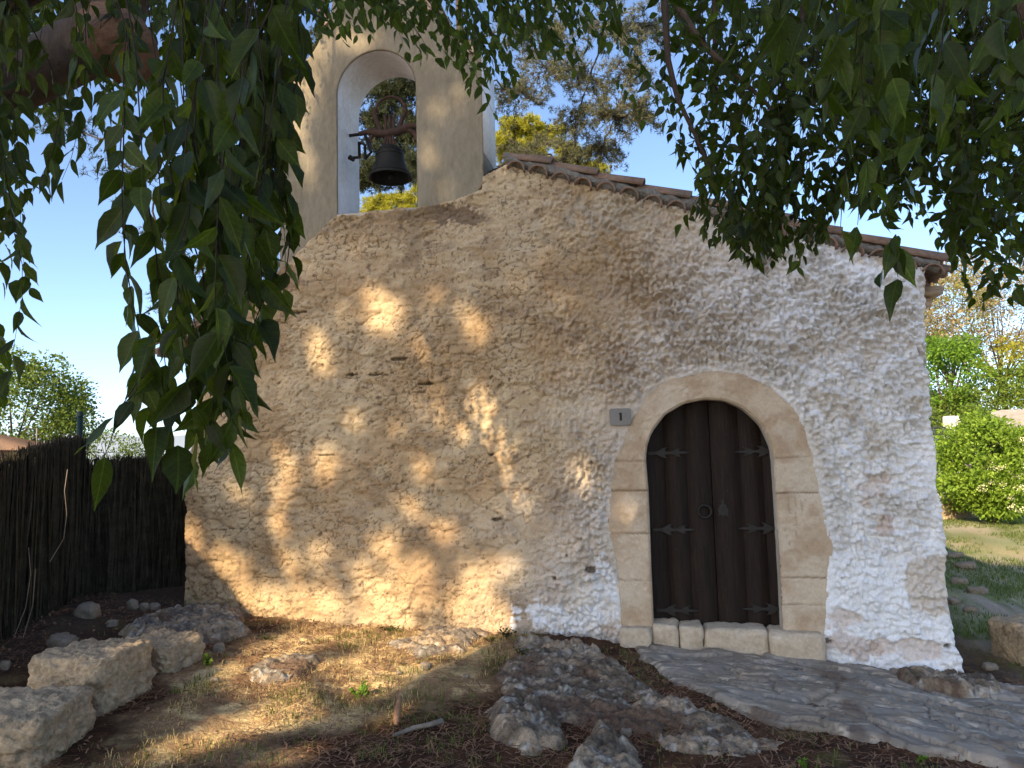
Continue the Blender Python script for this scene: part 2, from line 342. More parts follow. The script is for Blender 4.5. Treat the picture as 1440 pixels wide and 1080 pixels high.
# bedrock breaking through the ground
def rb(seed, amp):
    def f(X, Y, k):
        w1, w2, wc_ = worley(X*7+1.2*fbm(X*4, Y*4, seed+8, 3), Y*9+1.2*fbm(X*4, Y*4, seed+9, 3), seed+6); fi = (.085*(fbm(X*14, Y*18, seed+3, 5, .62)-.5)-.03*ss(.07, 0, w2-w1)+.035*(wc_-.5))*min(1, amp/.05); r = 1-np.abs(2*fbm(X*3.1, Y*4.0, seed, 5)-1); f1, f2, c = worley(X*4+fbm(X*6, Y*6, seed)*.8, Y*5, seed)
        return fi+amp*(r-.4)+amp*.55*c*ss(.0, .1, f2-f1)-amp*.2
    return f
def rc(dark, light, soil):
    def f(X, Y, d):
        c = mix(dark, light, ss(.35, .68, fbm(X*5, Y*6, 90, 5))); c = mix(c, (.46, .43, .36), ss(.60, .70, fbm(X*19, Y*19, 91, 4))*.7); c = mix(c, (.07, .06, .05), ss(.60, .72, fbm(X*23+9, Y*23, 93, 4))*.7)
        return mix(c, (.13, .08, .05), ss(soil, soil+.13, fbm(X*2.6, Y*2.6, 92, 5))*.9)
    return f
ROCKS = [
    ([(700, 935), (730, 902), (800, 905), (868, 928), (905, 965), (960, 985), (985, 1010), (900, 1025), (830, 1030), (745, 1020), (700, 985)], .02, .055, 101, 'broad grey bedrock hump between the lit grass and the stone path', .5),
    ([(685, 1000), (730, 985), (790, 1010), (800, 1050), (740, 1066), (695, 1045)], .045, .06, 102, 'low rounded grey rock beside the broad bedrock hump', .7),
    ([(790, 1088), (838, 1030), (870, 1040), (897, 1064), (880, 1110)], .05, .06, 103, 'pale blue grey rock at the bottom edge of the picture', .8),
    ([(545, 905), (600, 888), (655, 880), (692, 893), (650, 918), (585, 925)], .035, .04, 104, 'sunlit beige bedrock ledge at the foot of the wall', .62),
    ([(165, 895), (220, 868), (290, 862), (345, 868), (352, 892), (290, 908), (200, 912)], .06, .07, 105, 'brown bedrock ledge at the left corner of the chapel', .6),
    ([(1255, 948), (1330, 955), (1405, 968), (1418, 985), (1345, 984), (1285, 972)], .08, .05, 106, 'flat pale rock under the right corner of the chapel', .7),
    ([(345, 938), (400, 918), (445, 925), (430, 955), (365, 965)], .035, .04, 107, 'low half buried pale rock in the lit grass', .62),
    ([(905, 1010), (985, 1005), (1050, 1025), (1120, 1048), (1030, 1062), (930, 1050)], .02, .045, 108, 'broken grey rock along the lower edge of the path', .6),
]
for k, (pp, rise, amp, sd_, lab, soil) in enumerate(ROCKS):
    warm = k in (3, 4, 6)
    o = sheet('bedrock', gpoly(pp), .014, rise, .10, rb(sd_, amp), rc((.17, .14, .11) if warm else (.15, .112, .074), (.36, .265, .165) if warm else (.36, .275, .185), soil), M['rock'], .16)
    tag(o, lab, 'rock', 'bedrock outcrops in front of the chapel')

# ------------------------------------------------------------------ the chapel
chapel = empty('chapel', (-1.1, 0, 0), 'small whitewashed stone chapel with bell gable, tiled roof and arched wooden door', 'chapel')
RIDGE = (-1.42, 4.56); SL_R = .355; SL_L = .445
def roofz(x): return np.where(x > RIDGE[0], RIDGE[1]-SL_R*(x-RIDGE[0]), RIDGE[1]+SL_L*(x-RIDGE[0]))
def edge_x(pts):
    q = sorted((fac(*p)[1], fac(*p)[0]) for p in pts); return np.array([a for a, _ in q]), np.array([b for _, b in q])
RE = edge_x([(1300, 392), (1306, 500), (1313, 600), (1323, 700), (1330, 780), (1333, 850), (1341, 900), (1352, 925), (1354, 955)])
LE = edge_x([(258, 862), (261, 780), (263, 700), (272, 600), (284, 520), (300, 450)])
inner = [fac(*p) for p in [(919, 884), (915, 800), (911, 700), (907, 645), (909, 625), (916, 606), (935, 581), (961, 566), (990, 560), (1020, 562), (1046, 573), (1071, 596), (1085, 625), (1089, 647), (1093, 710), (1098, 800), (1102, 890)]]
outer = [fac(*p) for p in [(876, 890), (869, 800), (859, 744), (861, 685), (867, 650), (884, 604), (909, 560), (937, 536), (990, 524), (1042, 527), (1084, 546), (1114, 576), (1131, 606), (1144, 660), (1157, 728), (1167, 770), (1162, 812), (1158, 895)]]
OUT = outer+[(outer[-1][0], -.9), (outer[0][0], -.9)]
TB = [fac(*p) for p in [(370, 392), (393, 384), (408, 372), (430, 348), (455, 322), (472, 306), (540, 299), (595, 293), (640, 283), (678, 268), (680, 240), (681, 205)]]   # edge of the smooth tower render
TW = TB+[(TB[-1][0], 8), (TB[0][0], 8)]

st = .0115
zs = np.arange(-.75, 4.75, st); us = np.linspace(0, 1, int(7.6/st))
U, ZZ = np.meshgrid(us, zs, indexing='ij')
XL = np.interp(ZZ, *LE); XR = np.interp(ZZ, *RE)
XL = XL+.03*(fbm(ZZ*4, ZZ*0, 5, 4)-.5); XR = XR+.05*(fbm(ZZ*5, ZZ*0+3, 6, 4)-.5)
XX = XL+(XR-XL)*U
wob = fbm(XX*2, ZZ*2, 20, 4)
lft = ss(-.3, -1.5, XX+.9*(wob-.5)-.15*(ZZ-2))           # 1 = old bare masonry side, 0 = roughcast
# relief, positive = outwards
wx, wz = XX+.10*(fbm(XX*4, ZZ*4, 21)-.5), ZZ+.10*(fbm(XX*4, ZZ*4, 22)-.5)
f1, f2, cid = worley(wx*3.3, wz*6.0, 23); gap = f2-f1
groove = ss(.16, .0, gap)*ss(.42, .62, fbm(XX*1.7, ZZ*2.4, 24, 3))
f1b, f2b, cidb = worley(wx*8+.5*fbm(XX*9, ZZ*9, 27), wz*13, 25); crack = ss(.075, 0, f2b-f1b)*ss(.47, .60, fbm(XX*2.6, ZZ*3.4, 26, 3))
fine_ = fbm(XX*24+.8*fbm(XX*10, ZZ*10, 38, 2), ZZ*24, 33, 3)
hL = .010*cid-.014*groove+.006*(1-f1)-.011*crack+.034*(fbm(XX*11, ZZ*15, 28, 4)-.5)+.018*(fine_-.5)+.06*(fbm(XX*1.5, ZZ*1.5, 29, 3)-.5)
rx, rz = XX*.87-ZZ*.5, XX*.5+ZZ*.87
rid = 1-np.abs(2*fbm(rx*9+1.2*fbm(XX*5, ZZ*5, 35), rz*17, 30, 3)-1)
lw1, lw2, lwc = worley(XX*19+1.1*fbm(XX*8, ZZ*8, 43, 3)+.3*ZZ*19*.3, ZZ*15+1.1*fbm(XX*8, ZZ*8, 44, 3), 45)
hR = .034*(ss(.0, .55, lw2-lw1)-.5)*(.35+.9*fbm(XX*4, ZZ*4, 46, 3))+.016*(lwc-.5)+.040*(rid-.6)+.060*(fbm(XX*15, ZZ*15, 31, 3)-.5)+.055*(fine_-.5)+.05*(fbm(XX*1.3, ZZ*1.3, 32, 3)-.5)
low = ss(.75, .45, ZZ+.35*(fbm(XX*2.5, ZZ*2.5, 34, 3)-.5))*ss(1.0, 1.6, XX)
hR = hR*(1-.45*low)+low*(.045*(fbm(XX*4, ZZ*4, 36, 4)-.5)+.02)
# plaster broken away low on the right
chip = ss(.60, .68, fbm(XX*3.2, ZZ*5, 37, 4))*ss(.5, .1, ZZ)*ss(1.2, 1.5, XX)
hR = hR-.03*chip
f1c, f2c, _ = worley(XX*15+.7*fbm(XX*12, ZZ*12, 147), ZZ*24+.7*fbm(XX*12, ZZ*12, 148), 145); hL = hL-.012*ss(.06, 0, f2c-f1c)*ss(.57, .66, fbm(XX*3.4, ZZ*4.4, 146, 4))
fq = fbm(XX*2.3+.5*fbm(XX*6, ZZ*6, 171, 3), ZZ*5.0+.5*fbm(XX*6, ZZ*6, 172, 3), 173, 4)*9; ffr = fq-np.floor(fq); fmask = ss(.40, .58, fbm(XX*2.1, ZZ*2.9, 174, 4))
flake = ss(.11, .0, ffr)*fmask; hL = hL+.022*ss(0, .14, ffr)*fmask*(1-.7*ffr)+.02*(1-np.abs(2*fbm(XX*3.2, ZZ*8.5, 175, 3)-1))
hR = hR*(.55+1.0*ss(.3, .7, fbm(XX*1.6, ZZ*1.6, 181, 4)))+.018*(1-np.abs(2*fbm(rx*2.2, rz*5, 182, 3)-1))
H = hL*lft+hR*(1-lft)
def blob(px, py, rx_, rz_, rot=0, n=.5, seed=3):
    cx, cz = fac(px, py); k = np.hypot(*fac(px+10, py)-np.array(fac(px, py)))/10
    dx, dz = (XX-cx)/(rx_*k), (ZZ-cz)/(rz_*k); c, s_ = math.cos(rad(rot)), math.sin(rad(rot)); dx, dz = c*dx+s_*dz, -s_*dx+c*dz
    return ss(1.06, .90, np.hypot(dx, dz)+n*(fbm(XX*9+seed, ZZ*11, seed, 5, .62)-.5)*3.2+n*(fbm(XX*2.6, ZZ*2.6, seed+4, 2)-.5)*1.2)
# a quoin stone showing through on the right, and one hole beside the door
QP = [fac(*p) for p in [(1268, 786), (1300, 780), (1345, 782), (1350, 858), (1310, 864), (1282, 852), (1272, 820)]]; quoin = ss(-.02, .015, sdf(QP, XX, ZZ)+.09*(fbm(XX*9, ZZ*9, 51, 5)-.5)); H = H-.012*quoin
holes = [(831, 801, 7, 6), (780, 813, 4, 5), (797, 781, 3, 3), (1328, 905, 6, 4), (1160, 900, 10, 4), (692, 640, 4, 3), (700, 730, 8, 2), (858, 735, 2.5, 12), (460, 640, 14, 1.5), (530, 527, 14, 2), (497, 527, 12, 2), (560, 505, 14, 2), (600, 540, 12, 2), (420, 440, 20, 2.5)]
hole = np.zeros_like(H)
for h in holes: hole = np.maximum(hole, blob(h[0], h[1], h[2]*.8, h[3]*.8, n=.55, seed=52))
H = H-.05*hole
PLq = [fac(*p) for p in [(858, 599), (887, 599), (887, 574), (858, 574)]]; kpl = ss(-.07, -.01, sdf(PLq, XX, ZZ)); H = H*(1-kpl)+.004*kpl
# borders: behind the dressed door stones and behind the smooth tower render
dj = -sdf(OUT, XX, ZZ)+.035*(fbm(XX*8, ZZ*8, 53, 4)-.5); kin = ss(.006, -.012, dj)
H = H*ss(-.02, .12, dj)+.014*(1-ss(0, .5, dj)*.3); H = H*(1-kin)-.05*kin
dt = -sdf(TW, XX, ZZ)+.05*(fbm(XX*7, ZZ*7, 54, 4)-.5); kt = ss(.008, -.014, dt)
ledge = ss(.10, .0, dt)*ss(-3.3, -2.9, XX)*ss(-1.45, -1.6, XX)
H = H+.016*ss(.16, 0, dt); H = (H+.016*ledge*(1-kt))*(1-kt)-.06*kt
H = H+.05*ss(.1, -.5, ZZ)*ss(1.5, 2.5, XX)               # battered foot at the right corner
# colours: warm bare masonry on the left, whitewash on the right, stains with shapes of their own
wht = np.clip(ss(-1.6, 1.35, XX-.42*(ZZ-1.7)+1.0*(wob-.5)+.25*(fbm(XX*6, ZZ*6, 57, 4)-.5)), 0, 1)
c_ = mix((.39, .27, .145), (.49, .365, .215), ss(.35, .65, fbm(XX*3, ZZ*3, 60, 5)))
c_ = mix(c_, (.42, .265, .14), ss(.52, .70, fbm(XX*1.8, ZZ*2.2, 61, 5))*.65*ss(1.8, .3, ZZ-.2*XX*0))
c_ = mix(c_, (.29, .20, .115), ss(.54, .72, fbm(XX*5, ZZ*7, 62, 5))*.55)
c_ = mix(c_, (.53, .42, .26), ss(.55, .75, fbm(XX*2.2, ZZ*2.2, 63, 5))*.5)
wc = mix((.65, .635, .60), (.79, .785, .765), ss(.3, .6, fbm(XX*4, ZZ*4, 64, 4)))
c_ = mix(c_, wc, wht)
c_ = mix(c_, (.55, .47, .36), ss(.57, .72, fbm(XX*3.6, ZZ*3.6, 65, 5))*.5*wht*ss(.6, 1.6, ZZ))
c_ = mix(c_, (.78, .79, .785), low*.8)
c_ = mix(c_, (.12, .08, .045), crack*.9*lft)
f1c, f2c, _ = worley(XX*15+.7*fbm(XX*12, ZZ*12, 147), ZZ*24+.7*fbm(XX*12, ZZ*12, 148), 145); cr2 = ss(.06, 0, f2c-f1c)*ss(.57, .66, fbm(XX*3.4, ZZ*4.4, 146, 4)); c_ = mix(c_, (.16, .105, .06), cr2*.7*lft)
c_ = mix(c_, (.15, .10, .055), flake*.7*ss(.45, .6, fbm(XX*8, ZZ*8, 176, 3))*lft)
spk = ss(.75, .80, fbm(XX*30, ZZ*30, 149, 2)); c_ = mix(c_, (.15, .105, .065), spk*.75*np.clip(lft+.15, 0, 1)); c_ = mix(c_, (.16, .105, .06), groove*.25*lft)
c_ = mix(c_, (.52, .38, .28), chip*.5)
for b, col, a in [((1243, 735, 12, 18), (.46, .30, .21), .5), ((1225, 690, 22, 25), (.55, .42, .33), .5), ((1110, 340, 12, 20), (.30, .24, .18), .5), ((1072, 365, 8, 14), (.22, .17, .12), .7),
                  ((862, 885, 22, 20), (.40, .28, .19), .6), ((640, 302, 45, 14, 8), (.15, .10, .065), .85), ((585, 330, 16, 45), (.30, .215, .125), .75), ((560, 305, 80, 9), (.22, .155, .09), .6),
                  ((440, 320, 30, 12), (.24, .17, .1), .55), ((400, 392, 26, 14), (.26, .16, .09), .8), ((860, 300, 70, 30), (.44, .37, .27), .6), ((1190, 905, 30, 16), (.45, .33, .25), .6), ((1285, 350, 60, 20), (.60, .49, .36), .7)]:
    c_ = mix(c_, col, blob(*b, n=.8, seed=58)*a)
c_ = mix(c_, (.52, .42, .30), quoin*.6)
for b in [(848, 825, 15, 38), (815, 872, 60, 22), (770, 868, 26, 18)]: c_ = mix(c_, (.72, .72, .71), blob(*b, n=.9, seed=59)*.8)
c_ = mix(c_, (.06, .045, .03), hole*.8)
tl_x, tr_x = fac(393, 300)[0], fac(678, 150)[0]
top = np.where((XX > tl_x) & (XX < tr_x), 5.2, roofz(XX)-.03)
keep = (ZZ < top) & (dj > -.05) & (dt > -.05) & (ZZ > g0(XX, 0*XX)-.3)
keep = keep[:-1, :-1] & keep[1:, 1:] & keep[:-1, 1:] & keep[1:, :-1]
V = np.stack([XX, -H, ZZ], -1); nv = len(zs); nu = len(us)
V[:2, :, 1] += .03; V[-2:, :, 1] += .03; V[0, :, 1] = .5; V[-1, :, 1] = .5
v, f, c2 = prune(V.reshape(-1, 3), grid_faces(nu, nv, keep), c_.reshape(-1, 3))
link('facade', np_mesh('facade', v, f, True, c2), M['plaster'], chapel)

# side and rear walls
xl, xr = -4.80, 2.50
for (x0, x1) in ((xl, xl+.45), (xr-.45, xr)):
    Geo().box(((x0+x1)/2, 4.8, 1.15), (x1-x0, 8.6, 3.9)).build('side_wall', M['whitewall'], chapel, False)
flat('rear_wall', [(xl, -.6), (xr, -.6), (xr, roofz(np.array(xr))-.1), RIDGE, (xl, roofz(np.array(xl))-.1)], [], 9.1, 9.5, M['whitewall'], chapel)
flat('inner_gable', [(xl+.5, -.6), (-.3, -.6), (-.3, 2.5), (1.5, 2.5), (1.5, -.6), (xr-.5, -.6), (xr-.5, float(roofz(np.array(xr-.5)))-.2), (-1.42, 4.35), (xl+.5, float(roofz(np.array(xl+.5)))-.2)], [], .08, .45, M['whitewall'], chapel)

# bell gable
def FP(l): return [fac(*p) for p in l]
aL, aR = fac(474, 300)[0], fac(587, 292)[0]; aM = (aL+aR)/2; aRad = (aR-aL)/2; aTop = fac(530, 70)[1]; aSill = fac(530, 297)[1]; aSp = aTop-aRad*1.02
tl, tr = fac(393, 300)[0], fac(678, 150)[0]; tc_ = (tl+tr)/2; sh = fac(393, 112)[1]; th_ = fac(470, 40)[1]; tp = fac(560, -75)[1]
half = (tr-tl)/2; s_ = lambda l: [(tc_-a, z) for a, z in l]+[(tc_+a, z) for a, z in l[::-1]]
prof = [(half, sh), (half-.05, sh+.03), (half-.05, sh+.12)]
for k in range(1, 8):                                   # concave shoulder
    a = rad(90*k/8); prof.append((half-.12-.42*math.sin(a)*.95, sh+.13+.52*(1-math.cos(a))))
prof += [(half-.56, th_+.12), (half-.60, th_+.2)]
for k in range(1, 7):
    a = rad(90*k/6); prof.append(((half-.62)*math.cos(a)+1e-4, th_+.22+(tp-th_-.2)*math.sin(a)))
arch = [(aL, aSill), (aR, aSill)]+[(aM+aRad*math.cos(rad(a)), aSp+aRad*math.sin(rad(a))*1.02) for a in range(0, 181, 6)]
TD = .62
tbz = np.array(TB); lowp = [(x, float(np.interp(x, tbz[:, 0], tbz[:, 1]))-.13) for x in np.linspace(tr, tl, 14)]
flat('bell_gable', s_(prof)+lowp, [arch], .002, TD, M['tower'], chapel, .012)
tc_m = mk('terracotta_render', (.50, .36, .24), .95, (.42, .28, .18), 6, .2, 30, .4)
for sx in (-1, 1):
    for (a, z, r) in ((half-.10, sh+.08, .075), (half-.52, th_+.12, .085)):
        Geo().tube([(tc_+sx*a, -.03, z), (tc_+sx*a, TD+.03, z)], [r, r], 14).build('scroll_moulding', tc_m, chapel, True)
lime = mk('limewash', (.70, .69, .67), .95, (.58, .55, .50), 5, .14, 22, .6, .015, fine=110)
av = []                                                 # limewashed lining of the arch
for (x, z) in [(aL, aSill+.02)]+[(aM-aRad*math.cos(rad(a)), aSp+aRad*math.sin(rad(a))*1.02) for a in range(0, 181, 5)]+[(aR, aSill+.02)]:
    dx, dz = aM-x, (aSp if z > aSp else z)-z; l_ = math.hypot(dx, dz); av += [(x+dx/l_*.006, y, z+dz/l_*.006) for y in np.linspace(.016, TD-.016, 6)]
link('arch_lining', np_mesh('arch_lining', np.array(av), grid_faces(len(av)//6, 6), True), lime, chapel)
Geo().box((tr+.003, TD/2, (fac(679, 215)[1]+sh)/2), (.008, TD-.03, sh-fac(679, 215)[1]-.02)).build('side_limewash', lime, chapel, False)
G = Geo(); G.box((aM, TD/2+.01, aSill-.04), (aRad*2+.0, TD+.02, .085)); G.build('bell_sill', M['stone_const'], chapel, False)

# roof: corrugated field, verge tiles, mortar, eave cornices
def half_pipe(G, p0, p1, r0, r1, up, thick=.014, k=9, span=180):
    p0, p1, up = map(lambda a: np.asarray(a, float), (p0, p1, up)); t = p1-p0; t /= np.linalg.norm(t)
    side = np.cross(t, up); side /= np.linalg.norm(side); u = np.cross(side, t)
    an = np.radians(np.linspace(90-span/2, 90+span/2, k)); rows = []
    for p, r in ((p0, r0), (p1, r1)):
        for rr in (r, r-thick): rows.append(p+rr*(side[None]*np.cos(an)[:, None]+u[None]*np.sin(an)[:, None]))
    v = np.concatenate(rows); q = np.arange(k-1); F = []
    for a, b in ((0, 2), (3, 1), (1, 0), (2, 3)): F.append(np.stack([a*k+q, a*k+q+1, b*k+q+1, b*k+q], -1))
    F.append(np.array([[0, 2*k, 3*k, k], [k-1, 2*k-1, 4*k-1, 3*k-1]]))
    G.add(v, np.concatenate(F))
roof = Geo()
eR, eL = 2.60, -5.36
for sgn, x0, x1, sl in ((1, RIDGE[0], eR, SL_R), (-1, RIDGE[0], eL, SL_L)):
    n = 5; yy = np.arange(.25, 9.6, .03)
    for k in range(18):
        a, b = x0+(x1-x0)*k/18, x0+(x1-x0)*(k+1.12)/18
        za, zb = RIDGE[1]-sl*abs(a-x0)+.075, RIDGE[1]-sl*abs(b-x0)+.075+.02
        ph = np.abs(np.sin(yy*math.pi/.2))*.055
        vv = np.concatenate([np.stack([yy*0+a, yy, za+ph], -1), np.stack([yy*0+b, yy, zb+ph], -1), np.stack([yy*0+b, yy, zb+ph-.02], -1)])
        m_ = len(yy); q = np.arange(m_-1); roof.add(vv, np.concatenate([np.stack([q, q+1, m_+q+1, m_+q], -1), np.stack([m_+q, m_+q+1, 2*m_+q+1, 2*m_+q], -1)]))
roof_o = roof.build('roof', M['tile'], chapel, False)
rr_ = random.Random(4)
for sgn, xe, sl in ((1, eR, SL_R), (-1, eL, SL_L)):
    V1, V2, MO = Geo(), Geo(), Geo(); L_ = abs(xe-RIDGE[0]); cs = 1/math.hypot(1, sl); upv = np.array((sgn*sl*cs, 0, cs)); dn = np.array((sgn*cs, 0, -sl*cs))
    n = int(L_/.212)
    for k in range(n):                                   # lower course: tile ends looking out of the wall
        d = (k+.5)*L_/n; x = RIDGE[0]+sgn*d; z = RIDGE[1]-sl*d-.075
        if sgn > 0 and x < tr+.06: continue
        if sgn < 0 and x > tl-.05: continue
        j = rr_.uniform(-.02, .02); tl_ = rr_.uniform(-.012, .012)
        half_pipe(V1, (x, -.10+j, z+tl_), (x+tl_, .30, z+.005), .098+rr_.uniform(-.006, .006), .088, upv+np.array((rr_.uniform(-.08, .08), 0, 0)), .016, 10, 170)
    n = int(L_/.44); px_ = None
    for k in range(n+1):                                 # upper course: tiles laid down the slope
        d0, d1 = k*L_/n-.03, (k+1)*L_/n+.03
        if k == n: continue
        x0 = RIDGE[0]+sgn*d0; x1 = RIDGE[0]+sgn*d1; zo = .055+rr_.uniform(-.006, .006)
        if sgn > 0 and x1 < tr+.05: continue
        if sgn > 0: x0 = max(x0, tr+.004)
        if sgn < 0 and x0 > tl and x1 > tl: continue
        d0 = abs(x0-RIDGE[0])
        p0 = np.array((x0, .02+rr_.uniform(-.015, .015), RIDGE[1]-sl*d0+zo-.012)); p1 = np.array((x1, .015+rr_.uniform(-.015, .015), RIDGE[1]-sl*d1+zo+.022))
        half_pipe(V2, p0, p1, .088, .104, upv, .016, 11, 176)
    xs_ = np.linspace(max(RIDGE[0], tr+.02) if sgn > 0 else xe+.05, xe-.05 if sgn > 0 else tl-.02, 170)
    prof_a = np.linspace(0, 1, 9); rows = []
    for x in xs_:
        zc = RIDGE[1]-sl*abs(x-RIDGE[0])+.035
        for a in prof_a:
            b = np.array([-.07+.055*(2*a-1)**2, zc-.075+.13*a]); nn = mn.fractal(Vector((x*11, a*3, sgn*5.)), 1, 2, 4)
            rows.append((x, b[0]-.028*nn-.01, b[1]+.015*nn))
    MO.add(np.array(rows), grid_faces(170, 9))
    V1.build('verge_tile_ends', M['tile'], roof_o, False); V2.build('verge_tiles', M['tile'], roof_o, False); MO.build('verge_mortar', M['mortar'], roof_o, True)
for sgn, xw in ((1, xr), (-1, xl)):
    G = Geo()
    zt = float(roofz(np.array(xw)))-.08
    for k in range(4):
        o_ = .06+.055*k; nb = 34
        for b in range(nb):
            G.box((xw+sgn*(o_/2), .40+b*.262+(k % 2)*.12, zt-.2+k*.055), (o_+.02, .25, .048))
    G.build('eave_cornice', mk('cornice_brick', (.45, .33, .22), .95, (.36, .26, .17), 5, .2, 30, .4), chapel, False)
    G = Geo(); xe = eR if sgn > 0 else eL
    for b in range(44):
        y = -.02+b*.212; z = float(roofz(np.array(xe)))+.0
        half_pipe(G, (xw-sgn*.1, y+.1, z+SL_R*(abs(xe-xw)+.1)-.01), (xe+sgn*.07, y+.1, z-.035), .085, .098, (0, 0, 1), .015, 8, 170)
    G.build('eave_tiles', M['tile'], roof_o, False)

# door surround of dressed stone: a ring of stones with joints, and its reveal
def resample(pl, n):
    pl = np.array(pl); d = np.r_[0, np.cumsum(np.linalg.norm(np.diff(pl, axis=0), axis=1))]; t = np.linspace(0, d[-1], n)
    return np.stack([np.interp(t, d, pl[:, 0]), np.interp(t, d, pl[:, 1])], -1)
def smoothpl(pl, n=3):
    pl = np.array(pl)
    for _ in range(n):
        q = pl.copy(); q[1:-1] = .25*pl[:-2]+.5*pl[1:-1]+.25*pl[2:]; pl = q
    return pl
nt_ = 420; ns_ = 34
I = smoothpl(resample(inner, nt_), 10); O = smoothpl(resample(outer, nt_), 10)
# pair points by height on the jambs, by share of length on the arch
s = np.linspace(-.015, 1.06, ns_)
P = I[:, None]*(1-s)[None, :, None]+O[:, None]*s[None, :, None]; PX, PZ = P[..., 0], P[..., 1]
jz = [fac(890, y)[1] for y in (690, 750, 816)]; jr = [fac(1120, y)[1] for y in (693, 812, 850)]
mid = (inner[3][0]+inner[13][0])/2
jd = np.full(PX.shape, 9.0)
for z in jz: jd = np.minimum(jd, np.where(PX < mid, np.abs(PZ-z+.012*(fbm(PX*5, PZ*0, 71, 3)-.5)), 9))
for z in jr: jd = np.minimum(jd, np.where(PX > mid, np.abs(PZ-z+.012*(fbm(PX*5, PZ*0+4, 71, 3)-.5)), 9))
zc = fac(1000, 650)[1]; ang = np.degrees(np.arctan2(PZ-zc, PX-mid))
for a in (2, 178): jd = np.minimum(jd, np.where(PZ > zc-.05, np.abs(np.radians(ang-a))*np.hypot(PX-mid, PZ-zc), 9))
groov = ss(.010, .002, jd)*(.45+.55*ss(.35, .6, fbm(PX*4, PZ*4, 72, 3)))
hh = .012+.012*(fbm(PX*6, PZ*6, 73, 4)-.5)+.022*(fbm(PX*26, PZ*26, 74, 4, .65)-.5)-.022*groov
bev = ss(.035, 0, s)[None, :]; hh = hh-.03*bev**2
cc = mix((.43, .325, .215), (.52, .42, .30), ss(.35, .65, fbm(PX*3, PZ*3, 75, 4))); cc = mix(cc, (.38, .265, .165), ss(.55, .7, fbm(PX*6, PZ*6, 76, 5))*.6)
cc = mix(cc, (.55, .47, .36), ss(.58, .72, fbm(PX*2.4, PZ*2.4, 78, 4))*.5); cc = mix(cc, (.17, .12, .075), groov*.75)
# weathered scratches of an old inscription on the right jamb
for a, b in (((1108, 700), (1110, 722)), ((1110, 722), (1118, 722)), ((1118, 698), (1120, 765)), ((1126, 700), (1128, 728)), ((1104, 745), (1112, 770)), ((1132, 702), (1127, 716)), ((1116, 738), (1124, 738))):
    d_ = polydist([fac(*a), fac(*b)], PX, PZ, False); k = ss(.006, .001, d_); hh = hh-.007*k; cc = mix(cc, (.27, .2, .135), k*.55)
W = np.stack([PX, -hh, PZ], -1)
rev = []
for y in np.linspace(.012, .30, 10):
    q = np.stack([I[:, 0], np.full(nt_, y), I[:, 1]], -1); inw = np.array([mid, 0, 1.2])-q; inw[:, 1] = 0
    q = q+inw/np.linalg.norm(inw, axis=1)[:, None]*(.004+.006*(fbm(q[:, 2]*9, q[:, 0]*9+y*9, 79, 3)[:, None])); rev.append(q)
rev = np.stack(rev[::-1], 1); W = np.concatenate([rev, W], 1)
cc = np.concatenate([np.broadcast_to(mix((.60, .53, .42), (.50, .42, .32), fbm(I[:, 0]*5, I[:, 1]*5, 80, 3))[:, None], (nt_, 10, 3)), cc], 1)
link('door_surround', np_mesh('door_surround', W.reshape(-1, 3), grid_faces(nt_, ns_+10), True, cc.reshape(-1, 3)), M['stone'], chapel)

# rocks and stones as rounded, chipped boxes
def stone(name, size, m, p=7, amp=.03, cuts=12, seed=0, parent=None, fr=2.2):
    bm = bmesh.new(); bmesh.ops.create_cube(bm, size=2); bmesh.ops.subdivide_edges(bm, edges=bm.edges[:], cuts=cuts, use_grid_fill=True)
    sz = Vector(size)
    for v in bm.verts:
        q = v.co; n = (abs(q.x)**p+abs(q.y)**p+abs(q.z)**p)**(1/p); q = q/n; w_ = Vector((q.x*sz.x/2, q.y*sz.y/2, q.z*sz.z/2))
        sp = w_*fr/max(size)*1.6+Vector((seed*3.7, seed*1.3, seed*2.1))
        v.co = w_+q.normalized()*amp*(mn.fractal(sp, 1, 2, 5)*1.0+.5*mn.ridged_multi_fractal(sp*1.7, 1, 2, 3, 1, 2)-.6+.5*mn.fractal(sp*5, 1, 2, 4))
    me = bpy.data.meshes.new(name); bm.to_mesh(me); bm.free(); me.polygons.foreach_set('use_smooth', np.ones(len(me.polygons), bool))
    return link(name, me, m, parent)
def boxstone(name, c, size, m, rz=0, tilt=(0, 0), parent=None, **k):
    o = stone(name, size, m, **k); o.data.transform(Matrix.Translation(Vector(c))@Matrix.Rotation(rz, 4, 'Z')@Matrix.Rotation(tilt[0], 4, 'X')@Matrix.Rotation(tilt[1], 4, 'Y'))
    if parent: o.parent = parent; o.matrix_parent_inverse = Matrix.Translation(-parent.location)
    return o
for k, (a, b, t_, bo) in enumerate([(872, 916, 879, 905), (917, 955, 876, 906), (956, 989, 879, 909), (990, 1080, 882, 914), (1080, 1158, 885, 922)]):
    x0, z1 = fac(a, t_); x1, z0 = fac(b, bo)
    z1 = fac((a+b)/2, t_)[1]; z0 -= .25
    boxstone('threshold_stone', ((x0+x1)/2, .10 if 0 < k < 4 else .03, (z0+z1)/2), (x1-x0+.012, .36, z1-z0), M['stone_const'], parent=chapel, p=11, amp=.016, cuts=10, seed=k+3)

